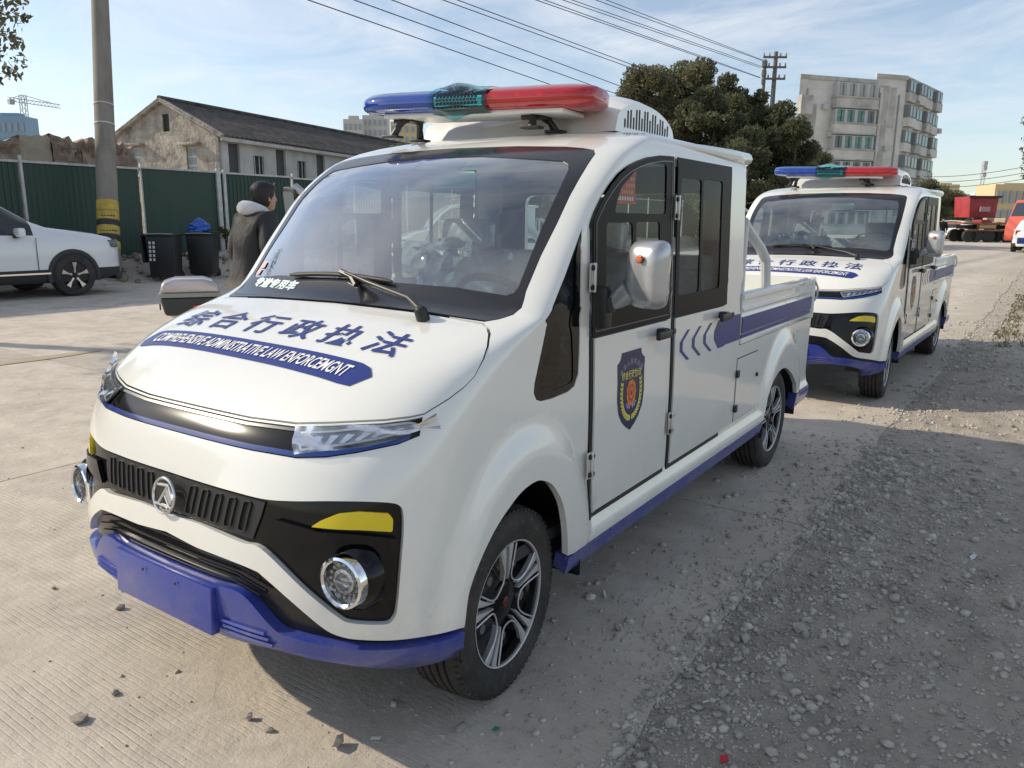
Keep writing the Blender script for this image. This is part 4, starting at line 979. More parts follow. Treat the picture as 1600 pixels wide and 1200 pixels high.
# yellow edge line, thin paint on the slabs
mbs = MB(); rows = []
for y in np.linspace(-8, 2.95, 60):
    wv = .075*(.7+.6*float(hnoise(np.array([y*3.]), np.array([.5]), 5)[0])) * (1 if y < 2.6 else (2.97-y)/.37)
    rows.append([(-6.08-wv, y, float(gz(-6.1, y))+.004), (-6.08+wv, y, float(gz(-6.1, y))+.004)])
mbs.grid(rows); setp(mbs.build('road_marking', mat('worn_yellow_paint', (.46, .36, .19), .8, col2=(.42, .37, .29), vscale=9, var=.1)), kind='structure')
# loose gravel
def rock_template(seed):
    r = np.random.default_rng(seed); bm = bmesh.new(); bmesh.ops.create_icosphere(bm, subdivisions=1, radius=1.0); V = np.array([v.co[:] for v in bm.verts]); bm.faces.ensure_lookup_table(); F = np.array([[v.index for v in f.verts] for f in bm.faces]); bm.free()
    V = V*(1+r.uniform(-.28, .28, (len(V), 1)))*np.array([1, r.uniform(.6, 1), r.uniform(.4, .75)]); return V, F
TPL = [rock_template(i) for i in range(8)]
def shoulder_z(x, y):
    b = .035*(hnoise(x*1.1, y*1.1, 11)-.45)+.030*(hnoise(x*4.1, y*4.1, 12)-.5)+.018*(hnoise(x*13, y*13, 13)-.5)+.008*(hnoise(x*34, y*34, 14)-.5)
    e = edge_x(y); return gz(x, y) + np.where(x > e, -.006+sst(-.02, .25, x-e)*(b+.012), 0)
def scatter(name, xs, ys, zs, sz, m, label, cat):
    vs, fs, k = [], [], 0; n = len(xs); t = rng.integers(0, 8, n); a = rng.uniform(0, 6.28, n); ti = rng.normal(0, .35, n)
    for j in range(8):
        I = np.nonzero(t == j)[0]; V, F = TPL[j]
        ca, sa = np.cos(a[I])[:, None], np.sin(a[I])[:, None]; ct, st2 = np.cos(ti[I])[:, None], np.sin(ti[I])[:, None]
        X = V[None, :, 0]*sz[I][:, None]; Y = V[None, :, 1]*sz[I][:, None]; Zq = V[None, :, 2]*sz[I][:, None]
        Y, Zq = Y*ct-Zq*st2, Y*st2+Zq*ct; X, Y = X*ca-Y*sa, X*sa+Y*ca
        vs.append(np.stack([X+xs[I][:, None], Y+ys[I][:, None], Zq+(zs[I]+sz[I]*.22)[:, None]], -1).reshape(-1, 3))
        fs.append((F[None]+(np.arange(len(I))*len(V))[:, None, None]).reshape(-1, 3)+k); k += len(I)*len(V)
    V = np.concatenate(vs); F = np.concatenate(fs); me = bpy.data.meshes.new(name)
    me.vertices.add(len(V)); me.vertices.foreach_set('co', V.ravel()); me.loops.add(F.size); me.loops.foreach_set('vertex_index', F.ravel().astype(np.int32)); me.polygons.add(len(F)); me.polygons.foreach_set('loop_start', np.arange(0, F.size, 3, dtype=np.int32)); me.update(calc_edges=True)
    me.materials.append(m); o = bpy.data.objects.new(name, me); COL.objects.link(o); return setp(o, label, cat, kind='stuff')
STONE = mat('gravel_stone', (.40, .365, .315), .9, col2=(.62, .575, .50), var=.45, vscale=11, bump=.5, bscale=90, bdist=.004)
n = 52000; ys = np.concatenate([rng.uniform(-.3, 4, 36000), rng.uniform(4, 12, 13000), rng.uniform(12, 26, 3000)]); xs = edge_x(ys)-.05+rng.exponential(.60, n)*np.where(rng.random(n) < .92, 1, -.32)
xs = np.where((ys > .9) & (ys < 2.4) & (rng.random(n) < .10), xs-.30*rng.random(n), xs)
sz = np.minimum(.0038*np.exp(rng.normal(.15, .66, n)), .028)*np.clip(.75+ys*.04, .75, 1.4); keep = xs < 4.2; dens = hnoise(xs*1.6, ys*1.6, 31); keep &= dens+rng.random(n)*.5 > .45
scatter('gravel', xs[keep], ys[keep], shoulder_z(xs, ys)[keep], sz[keep], STONE, 'loose grey gravel strewn over the earth shoulder beside the concrete', 'gravel')
n = 2600; ys = rng.uniform(-2.4, 9, n); xs = 1.0-np.abs(rng.normal(0, 2.2, n)); sz = np.minimum(.0022*np.exp(rng.normal(.2, .6, n)), .010); scatter('grit', xs, ys, gz(xs, ys), sz, STONE, 'fine grit and crumbs scattered over the scored concrete road', 'grit')
# countable loose stones and litter on the concrete, read off the photograph
TANS = mat('tan_stone', (.33, .295, .25), .9, var=.25, vscale=30, bump=.6, bscale=60, bdist=.006)
for i, (px, py, s) in enumerate([(122,1127,.022),(188,952,.014),(182,1084,.011),(421,1143,.013),(527,1166,.020),(388,1124,.013),(180,1086,.010),(84,920,.011),(1250,984,.026),(1165,1000,.022),(1316,1008,.020),(1047,1130,.022),(966,985,.016),(963,885,.013),(1575,955,.03),(1204,1180,.018)]):
    P = on_z(px, py, 0); zz_ = float(shoulder_z(np.array([P[0]]), np.array([P[1]]))[0]); V, F = TPL[i % 8]; V2 = V*s*1.15; lo = V2[:, 2].min(); V2 = V2-np.array([0, 0, lo+s*.12]); o = raw('loose_stone', V2, [tuple(map(int, t)) for t in F], TANS if i < 8 else STONE); o.location = (P[0], P[1], zz_); o.rotation_euler[2] = i*1.3
    on = P[0] < edge_x(P[1]); setp(o, 'tan loose stone lying on the scored concrete road' if on else 'larger grey loose stone resting among the gravel of the shoulder', 'stone', 'stones on the road' if on else 'bigger stones in the gravel')
def litter(name, px, py, poly, m, label, rz=0.0, lift=.004):
    P = on_z(px, py, 0); z = float(shoulder_z(np.array([P[0]]), np.array([P[1]]))[0]); mb = MB(); n = len(poly)
    top = [(a, b, lift+.006*math.sin(40*a+60*b)) for a, b in poly]; mb.v = top + [(a, b, c-.0012) for a, b, c in top]; mb.f = [tuple(range(n)), tuple(range(n, 2*n))[::-1]]+[(i, (i+1) % n, n+(i+1) % n, n+i) for i in range(n)]; mb.mi = [0]*len(mb.f)
    o = mb.build(name, m, None, smooth=0); o.location = (P[0], P[1], z+.004); o.rotation_euler[2] = rz; setp(o, label, 'litter')
PAPER = mat('litter_paper', (.62, .61, .58), .7)
litter('paper_scrap', 1520, 871, [(-.024, -.005), (.0, -.010), (.026, -.003), (.018, .008), (-.010, .009)], PAPER, 'crumpled white paper scrap lying out on the gravel shoulder', 1.2)
litter('cigarette_end', 587, 1157, [(-.014, -.004), (.014, -.004), (.014, .004), (-.014, .004)], PAPER, 'pale cigarette end lying on the scored concrete in front of the bumper', .3)
litter('green_scrap', 775, 1142, [(-.012, -.004), (.004, -.007), (.012, .002), (-.004, .007)], mat('litter_green', (.02, .22, .16), .5), 'small green plastic scrap lying in the shade in front of the wheel', .4)
litter('red_scrap', 1130, 1192, [(-.012, -.008), (.010, -.010), (.014, .006), (-.006, .010)], mat('litter_red', (.45, .02, .04), .5), 'red plastic scrap lying where the gravel meets the concrete', .8)
litter('white_scrap', 945, 931, [(-.020, -.003), (.018, -.005), (.02, .003), (-.016, .005)], PAPER, 'thin white scrap lying on the dusty concrete behind the front wheel', 2.2)
litter('pale_stick', 1105, 1098, [(-.014, -.003), (.014, -.002), (.014, .003), (-.013, .002)], PAPER, 'short pale stick lying in the gravel ahead of the muddy patch', .7)

# ================================================================ the rest of the street
for o in list(COL.objects):
    if o.parent: KIDS.setdefault(o.parent.name, []).append(o)
def twin(loc, rz, label, drop=()):
    c = copy_tree(V0); c.location = loc; c.rotation_euler = (0, 0, rz); c['label'] = label
    for o in list(COL.objects):
        p = o
        while p.parent: p = p.parent
        if p == c and o.name.split('.')[0] in drop: bpy.data.objects.remove(o)
    return c
V2 = twin((.225, 4.98, 0), -.030, 'white and blue patrol pickup standing directly behind its twin on the concrete', ('protective_film', 'red_notice', 'notice_print', 'pink_sticker', 'sticker_lettering'))
_a = at_depth(618, 418, 17.5); _b = at_depth(684, 416, 19.5)
VA = twin((_a[0], _a[1], .05), R(-42), 'white patrol pickup whose nose shows through the glass of its twin, right of the person', ('protective_film', 'seat_plastic', 'red_notice', 'notice_print'))
VB = twin((_b[0], _b[1], .05), R(-54), 'white patrol pickup seen side-on through the door glass of its twin', ('protective_film', 'seat_plastic', 'red_notice', 'notice_print'))
# ---------------------------------------------------------------- green hoarding
FX = -15.2
GREEN = mat('green_sheet', (.014, .050, .033), .5, var=.22, vscale=1.5, rvar=.1); POSTW = mat('grey_post', (.50, .50, .48), .6, var=.2)
FENCE = setp(empty('hoarding', (FX, 8, .06)), 'dark green corrugated sheet hoarding with pale posts along the road', 'fence')
posts = [-9, -6.8, -4.6, -2.4, -.2, 2.0, 4.2, 6.40, 8.9, 10.9] + [10.9+2.3*k for k in range(1, 18)]
for i, (ya, yb) in enumerate(zip(posts[:-1], posts[1:])):
    mb = MB(); n = max(6, int((yb-ya)/.115)); prof = []
    for k in range(n):
        y = ya+.04+(yb-ya-.08)*k/n; d = (yb-ya-.08)/n; amp = .004 if i in (7, 8) else .016
        prof += [(y, 0), (y+d*.35, 0), (y+d*.45, amp), (y+d*.9, amp)]
    prof.append((yb-.04, 0))
    top = 2.46+.02*math.sin(i*1.7); mb.grid([[(d, y-8, .25) for y, d in prof], [(d, y-8, top-.08) for y, d in prof]]); mb.build('sheet_panel', GREEN, FENCE, smooth=20)
    mb = MB(); mb.box((.02, (ya+yb)/2-8, top-.06), (.05, yb-ya-.02, .045)); mb.build('top_rail', POSTW, FENCE)
for i, y in enumerate(posts):
    mb = MB(); w = .05 if i in (7,) else (.11 if i == 9 else .022); mb.box((.045, y-8, 1.27), (.06, w, 2.46)); mb.build('post', POSTW, FENCE, bevel=.004)
    if i == 9: mb = MB(); mb.box((.05, y-8+.17, 1.27), (.05, .08, 2.42)); mb.build('post', POSTW, FENCE, bevel=.004)
# rubble and weeds along its foot
n = 2600; ys = rng.uniform(-3, 34, n); xs = -14.35+rng.normal(0, .42, n); bz = np.exp(-((xs+14.45)/.55)**2)*(.34+.22*hnoise(xs*1.7, ys*1.7, 21)+.10*hnoise(xs*6, ys*6, 22))+.06
scatter('rubble', xs, ys, bz, np.minimum(.03*np.exp(rng.normal(.2, .6, n)), .16), mat('brick_rubble', (.26, .19, .14), .95, col2=(.36, .30, .23), var=.5, vscale=5), 'heaped brown rubble and earth along the foot of the green hoarding', 'rubble')
# ---------------------------------------------------------------- leaves
def leaf_mat(name, a, b): 
    m = mat(name, a, .6, col2=b, vscale=.9, var=.3); t = m.node_tree; p = t.nodes['Principled BSDF']; p.inputs['Specular IOR Level'].default_value = .25
    tr = t.nodes.new('ShaderNodeBsdfTranslucent'); ms = t.nodes.new('ShaderNodeMixShader'); ms.inputs[0].default_value = .42; t.links.new(p.inputs['Base Color'].links[0].from_socket, tr.inputs[0])
    t.links.new(p.outputs[0], ms.inputs[1]); t.links.new(tr.outputs[0], ms.inputs[2]); t.links.new(ms.outputs[0], t.nodes['Material Output'].inputs[0]); return m
def leaf_cloud(blobs, n, size, seed, shell=.55):
    r = np.random.default_rng(seed); wts = np.array([b[3]**2 for b in blobs]); wts = wts/wts.sum(); ks = r.choice(len(blobs), n, p=wts); B = np.array(blobs)[ks]
    d = r.normal(size=(n, 3)); d /= np.linalg.norm(d, axis=1, keepdims=True); rad = r.uniform(shell, 1.05, n)**.8
    C = B[:, :3]+d*(B[:, 3]*rad)[:, None]*np.array([1, 1, .85])
    t1 = r.normal(size=(n, 3)); t1 /= np.linalg.norm(t1, axis=1, keepdims=True); t2 = np.cross(t1, r.normal(size=(n, 3))); t2 /= np.linalg.norm(t2, axis=1, keepdims=True)
    s = size*np.exp(r.normal(0, .3, n))[:, None]; V = np.stack([C-t1*s, C+t2*s*.45+t1*s*.1, C+t1*s, C-t2*s*.45-t1*s*.1], 1).reshape(-1, 3)
    F = np.arange(n*4, dtype=np.int32); return V, F
def leaf_obj(name, V, F, m, parent=None):
    me = bpy.data.meshes.new(name); me.vertices.add(len(V)); me.vertices.foreach_set('co', V.ravel()); me.loops.add(len(F)); me.loops.foreach_set('vertex_index', F); me.polygons.add(len(F)//4); me.polygons.foreach_set('loop_start', np.arange(0, len(F), 4, dtype=np.int32)); me.update(calc_edges=True); me.materials.append(m)
    o = bpy.data.objects.new(name, me); COL.objects.link(o); o.parent = parent; return o
BARK = mat('bark', (.09, .07, .05), .9, var=.3, bump=.6, bscale=20)
def tree(base, h, rx, label, m, n=9000, leaf=.17, seed=1, nb=34, low=.22, group=None, name='tree', sub=True):
    r = np.random.default_rng(seed); t = setp(empty(name, base), label, 'tree', group)
    blobs = []
    for k in range(nb):
        u = r.random(); z = h*(low+(.93-low)*u); env = rx*(math.sin(math.pi*min(1, .12+.80*u))**.7); a = r.uniform(0, 6.28); q = env*math.sqrt(r.random())*.85
        blobs.append((q*math.cos(a), q*math.sin(a), z, rx*r.uniform(.16, .34)))
    V, F = leaf_cloud(blobs, int(n*3.2), leaf*.54, seed, .35); leaf_obj('crown', V, F, m, t)
    mb = MB(); mb.tube([(0, 0, -.1), (.05, 0, h*.25), (-.05, .1, h*.5), (.1, 0, h*.8)], [h*.028, h*.022, h*.014, h*.004], 8); mb.build('trunk', BARK, t)
    for k in range(0, nb, 4):
        b = blobs[k]; z0 = h*r.uniform(.2, .45); mb = MB(); mb.tube([(0, 0, z0), (b[0]*.5, b[1]*.5, (z0+b[2])/2+.1), b[:3]], [h*.012, h*.008, h*.003], 5); mb.build('limb', BARK, t)
    return t
DLEAF = leaf_mat('dark_leaves', (.090, .108, .056), (.20, .205, .115)); OLEAF = leaf_mat('olive_leaves', (.115, .128, .064), (.25, .235, .135)); GLEAF = leaf_mat('green_leaves', (.10, .14, .05), (.20, .22, .08))
def gp(px, D): P = at_depth(px, 360, D); return (float(P[0]), float(P[1]), 0.0)
TG = 'trees beyond the pickups'
tree(gp(1012, 46), 10.3, 3.0, 'dark rounded tree rising straight behind the roof air unit', OLEAF, 11000, .17, 3, group=TG)
tree(gp(1075, 50), 11.6, 3.3, 'tallest dark tree with a ragged top, in front of the overhead wires', OLEAF, 12000, .18, 4, group=TG)
tree(gp(1135, 48), 10.3, 3.3, 'brownish dark tree between the tallest tree and the crossarm pole', DLEAF, 12000, .18, 5, group=TG)
tree(gp(1195, 47), 8.4, 2.9, 'lower dark tree standing at the foot of the crossarm pole', DLEAF, 11000, .17, 6, group=TG)
tree(gp(1232, 44), 7.0, 2.2, 'dense near-black tree next to the pale apartment block', DLEAF, 10000, .15, 7, group=TG, low=.05)
tree(gp(1160, 41), 5.6, 2.8, 'broad dark bush filling the gap under the trees', DLEAF, 8000, .15, 8, group=TG, low=.05)
tree(gp(1260, 52), 6.2, 2.0, 'small dark tree leaning against the apartment block wall', DLEAF, 6000, .15, 18, group=TG, low=.05)
tree(gp(1045, 52), 9.4, 3.2, 'olive-brown tree filling in behind the rounded tree and the tallest tree', OLEAF, 11000, .18, 31, group=TG)
tree(gp(1105, 44), 8.8, 3.0, 'dark bushy tree in front of the tallest tree, lower than it', DLEAF, 12000, .17, 32, group=TG, low=.05)
tree(gp(720, 66), 9.6, 3.2, 'olive tree peeping out under the light bar', OLEAF, 6000, .2, 9, group=TG)
tree(gp(800, 66), 9.4, 3.2, 'olive tree half hidden behind the roof air unit and light bar', OLEAF, 6000, .2, 10, group=TG)
tree(gp(1440, 70), 5.2, 2.9, 'round olive green tree at the foot of the apartment block', OLEAF, 6000, .16, 11, low=.05)
tree(gp(1478, 72), 4.6, 2.4, 'low olive tree between the apartment block and the flatbed', OLEAF, 5000, .16, 12, low=.05)
tree(gp(1506, 78), 3.4, 2.4, 'low green hedge bush behind the flatbed trailer', GLEAF, 4000, .16, 13, low=.05)
tree(gp(640, 30), 4.2, 1.8, 'small green tree beyond the pickup seen through the door glass', GLEAF, 4000, .12, 14, low=.1)
tree(gp(820, 24), 4.0, 1.7, 'leafy tree beyond the cab seen through the windscreen', GLEAF, 4000, .10, 15, low=.1)
# leafy branches of two trees that lean into the picture
def branch_tree(base, h, tips, label, m, seed, n):
    t = setp(empty('roadside_tree', base), label, 'tree'); b = Vector(base); mb = MB(); mb.tube([(0, 0, -.1), (.05, .02, h*.4), (0, 0, h*.8), (.1, .05, h)], [.16, .13, .09, .03], 8); mb.build('trunk', BARK, t)
    blobs = []
    for tp in tips:
        e = Vector(tp)-b; mb = MB(); mb.tube([(0, 0, h*.62), Vector((0, 0, h*.62)).lerp(e, .5)+Vector((0, 0, .25)), e], [.03, .016, .005], 6); mb.build('limb', BARK, t); r = np.random.default_rng(seed)
        for k in range(9): blobs.append(tuple(np.array(e)+r.normal(0, .16, 3)*np.array([1, 1, 1.1]))+(.13,)); seed += 1
    for k in range(26):
        a = random.uniform(0, 6.28); q = random.uniform(.2, 1.5); blobs.append((q*math.cos(a)-.5, q*math.sin(a)-.6, h*random.uniform(.75, 1.1), .5))
    V, F = leaf_cloud(blobs, n, .05, seed, .2); leaf_obj('crown', V, F, m, t); return t
branch_tree((-11.2, .6, .06), 5.6, [tuple(at_depth(-6, 35, 10.4)), tuple(at_depth(-14, 118, 10.4)), tuple(at_depth(-10, 75, 10.4)), tuple(at_depth(6, 16, 10.4))], 'roadside tree whose leafy twigs hang in over the parked white SUV', OLEAF, 40, 5200)
branch_tree((5.6, 25, 0), 6.0, [tuple(at_depth(1606, 215, 26)), tuple(at_depth(1608, 250, 26)), tuple(at_depth(1612, 190, 26)), tuple(at_depth(1606, 262, 26))], 'dark tree at the far side of the gravel shoulder, twigs above the orange truck', DLEAF, 80, 6000)
# weeds on the shoulder
n = 900; ys = rng.uniform(9, 17, n); xs = edge_x(ys)+.25+rng.exponential(.7, n); V = []; 
for x, y in zip(xs, ys):
    z = float(shoulder_z(np.array([x]), np.array([y]))[0])
    for k in range(5):
        a = random.uniform(0, 6.28); l = random.uniform(.02, .06); d = np.array([math.cos(a), math.sin(a), 0]); w = np.array([-d[1], d[0], 0])*.006; p = np.array([x, y, z])
        V += [p-w, p+w, p+d*l*.6+np.array([0, 0, l*.8])+w*.4, p+d*l*.6+np.array([0, 0, l*.8])-w*.4]
V = np.array(V); o = leaf_obj('weeds', V, np.arange(len(V), dtype=np.int32), leaf_mat('dry_weeds', (.20, .17, .09), (.32, .27, .15))); setp(o, 'dry low weeds growing on the gravel shoulder behind the second pickup', 'weeds', kind='stuff')
def weed(px, py, X, h, label):
    P = on_x(px, py, X); t = setp(empty('weed_plant', (P[0], P[1], P[2])), label, 'plant'); blobs = [(random.uniform(-.12, .12), random.uniform(-.15, .15), random.uniform(.05, h), .09) for _ in range(12)]
    V, F = leaf_cloud(blobs, 260, .045, int(px), .1); leaf_obj('foliage', V, F, GLEAF, t); mb = MB(); mb.tube([(0, 0, -.35), (.02, 0, h*.9)], .008, 5); mb.build('stem', GLEAF, t)
weed(356, 384, -14.7, .42, 'bright green weed sprouting at the white double post of the hoarding')
# ---------------------------------------------------------------- left utility pole
PC = mat('pole_concrete', (.23, .205, .175), .85, var=.2, vscale=3, col2=(.31, .28, .24), bump=.3, bscale=15, stretch=(1, 1, .3)); YB = mat('pole_yellow', (.52, .37, .06), .6, var=.25, vscale=6); BK = mat('pole_black', (.03, .03, .032), .6)
pb = on_x(171, 400, -13.9); pt_ = at_depth(156, 0, float((pb-CAMC)@CAMFV)+.15)
dirp = Vector(pt_)-Vector(pb); base = Vector(pb)-dirp*((pb[2]-.05)/dirp.z); topz = 9.6; tip = Vector(pb)+dirp*((topz-pb[2])/dirp.z)
POLE = setp(empty('utility_pole', tuple(base)), 'leaning concrete utility pole with yellow and black warning bands beside the white SUV', 'pole')
ax = (tip-base); LN = ax.length; ad = ax.normalized()
rad = lambda t: .215-.085*t
mb = MB(); mb.lathe([(rad(t), LN*t) for t in np.linspace(0, 1, 24)], (0, 0, -.02), ad, 28, cap=True); mb.build('shaft', PC, POLE)
def zpx(py): 
    d = ray(170, py); P = CAMC+d*((Vector(pb)-Vector(CAMC)).length/np.linalg.norm(d)); return (P[2]-base.z)/ad.z
def bandp(name, p0, p1, m, ex=.006):
    a, b = zpx(p1), zpx(p0); mb = MB(); mb.lathe([(rad(a/LN)+.001, a), (rad(a/LN)+ex, a+.002), (rad(b/LN)+ex, b-.002), (rad(b/LN)+.001, b)], (0, 0, 0), ad, 28); return mb.build(name, m, POLE)
for p0, p1, m in ((314, 331, YB), (331, 345, YB), (345, 354, BK), (354, 368, YB), (368, 378, BK), (378, 391, YB)): bandp('warning_band', p0+.3, p1-.3, m)
bandp('tie_band', 155, 157, mat('tie_white', (.55, .55, .53), .6)); bandp('tie_band', 188, 190.5, MATS['tie_white'])
rowdir = ad.cross(Vector((.8, .6, 0))).normalized()
for py, k in ((338, 5), (361, 6), (384, 4)):
    h = zpx(py); rr = rad(h/LN)+.0075
    for j in range(k):
        a = math.atan2(CAMC[1]-base.y, CAMC[0]-base.x)+(j-(k-1)/2)*.26; d = Vector((math.cos(a), math.sin(a), 0)); mb = MB(); mb.box(ad*h+d*rr, (.004, .038, .055), rot=Matrix.Rotation(a, 3, 'Z')); mb.build('band_mark', BK, POLE)
for zc, hw in ((9.3, .9), (8.6, .9)):
    P = ad*((zc-base.z)/ad.z); mb = MB(); mb.box(P, (hw*2, .09, .09)); arm = mb.build('crossarm', mat('steel_grey', (.25, .25, .25), .5, metal=.4), POLE)
    for k in (-1, -.55, .55, 1): mb = MB(); mb.lathe([(.03, 0), (.05, .04), (.03, .07), (.05, .11), (.02, .15)], P+Vector((k*hw*.95, 0, .05)), (0, 0, 1), 10, cap=True); mb.build('insulator', mat('porcelain', (.35, .32, .28), .3), arm)
# ---------------------------------------------------------------- far crossarm pole and wires
fb = Vector(at_depth(1204, 200, 50)); ft = Vector(at_depth(1207, 86, 50)); fb0 = Vector((fb.x, fb.y, 0))
FP = setp(empty('crossarm_pole', tuple(fb0)), 'weathered pole with crossarms and insulators standing above the dark trees', 'pole'); PW = mat('pole_weathered', (.15, .14, .125), .85, var=.2)
mb = MB(); mb.lathe([(.20, 0), (.13, ft.z)], (0, 0, 0), (0, 0, 1), 12, cap=True); mb.build('shaft', PW, FP)
rightv = Vector(CAMRV); rot_ = Matrix.Rotation(math.atan2(rightv.y, rightv.x), 3, 'Z')
att = []
for zc in (ft.z-.35, ft.z-.95, ft.z-1.65):
    for s2 in (0,):
        mb = MB(); mb.box((0, -.16, zc), (1.5, .10, .12), rot=rot_); arm = mb.build('crossarm', PW, FP)
    for k in (-.7, -.35, .35, .7): mb = MB(); mb.lathe([(.04, 0), (.07, .06), (.04, .10), (.06, .16), (.02, .2)], Vector((0, -.16, zc+.06))+rot_ @ Vector((k, 0, 0)), (0, 0, 1), 8, cap=True); mb.build('insulator', mat('porcelain', (.35, .32, .28), .3), arm)
mb = MB(); mb.lathe([(.10, 0), (.10, ft.z-.9)], rot_ @ Vector((-.62, .1, 0)), (0, 0, 1), 10, cap=True); mb.build('second_shaft', PW, FP)
for dz_, w in ((-.95, .34), (-1.5, .30), (-2.0, .26)): mb = MB(); mb.lathe([(w*.5, 0), (w*.55, .1), (w*.5, .36), (w*.2, .45)], rot_ @ Vector((-.62, 0, 0))+Vector((0, -.2, ft.z+dz_)), (0, 0, 1), 10, cap=True); mb.build('switch_gear', PW, FP)
def proj(P): d = np.asarray(P)-CAMC; z = d@CAMFV; return 800+CAMF*(d@CAMRV)/z, 600-CAMF*(d@CAMUV)/z
WIRE = mat('wire', (.035, .035, .04), .6)
def wire(px_top, B, zA, k, label, th=.014, group=None):
    A = np.array(base+ad*((zA-base.z)/ad.z))+np.array([k, 0, 0]); B = np.array(B); best = None
    for sag in np.linspace(0, 7, 141):
        t = np.linspace(0, 1, 200)[:, None]; P = A*(1-t)+B*t; P[:, 2] -= 4*sag*(t*(1-t))[:, 0]; u, v = proj(P); i = np.argmin(np.abs(v)+1e3*(u < 300)); e = abs(u[i]-px_top)
        if best is None or e < best[0]: best = (e, sag)
    t = np.linspace(0, 1, 60)[:, None]; P = A*(1-t)+B*t; P[:, 2] -= 4*best[1]*(t*(1-t))[:, 0]
    mb = MB(); mb.tube(list(P), th, 5); o = mb.build('overhead_wire', WIRE); setp(o, label, 'wire', group)
WG1, WG2 = 'upper wires', 'lower wires'
L1 = 'thin dark overhead wire of the upper bundle sagging to the crossarm pole'; L2 = 'thin dark overhead wire of the lower bundle running behind the trees'
bx = lambda px, py, D=50: at_depth(px, py, D)
for i, (ptx, q, zA, k) in enumerate([(945, (1192, 94), 9.4, .8), (932, (1192, 95), 9.4, .45), (925, (1190, 104), 9.4, -.45), (903, (1189, 106), 9.4, -.8), (884, (1188, 121), 8.7, .8), (878, (1188, 122), 8.7, .45)]): wire(ptx, bx(*q), zA, k, L1, .016, WG1)
for i, (ptx, q, zA, k) in enumerate([(783, (1190, 176), 8.7, -.45), (778, (1190, 178), 8.7, -.8), (745, (1160, 205), 8.0, .15), (722, (1150, 212), 7.6, .15), (676, (1140, 230), 7.2, .15)]): wire(ptx, bx(*q), zA, k, L2, .016, WG2)
for i, (za, zb) in enumerate(((4.3, 4.6), (3.7, 3.9), (3.2, 3.3))):
    A = np.array(at_depth(1440, 292-8*i, 100)); B = np.array(at_depth(1660, 268-10*i, 70)); t = np.linspace(0, 1, 30)[:, None]; P = A*(1-t)+B*t; P[:, 2] -= 1.0*(t*(1-t))[:, 0]*2; mb = MB(); mb.tube(list(P), .03, 5); setp(mb.build('overhead_wire', WIRE), 'low faint cable crossing the sky beyond the flatbed truck', 'wire', 'far low cables')
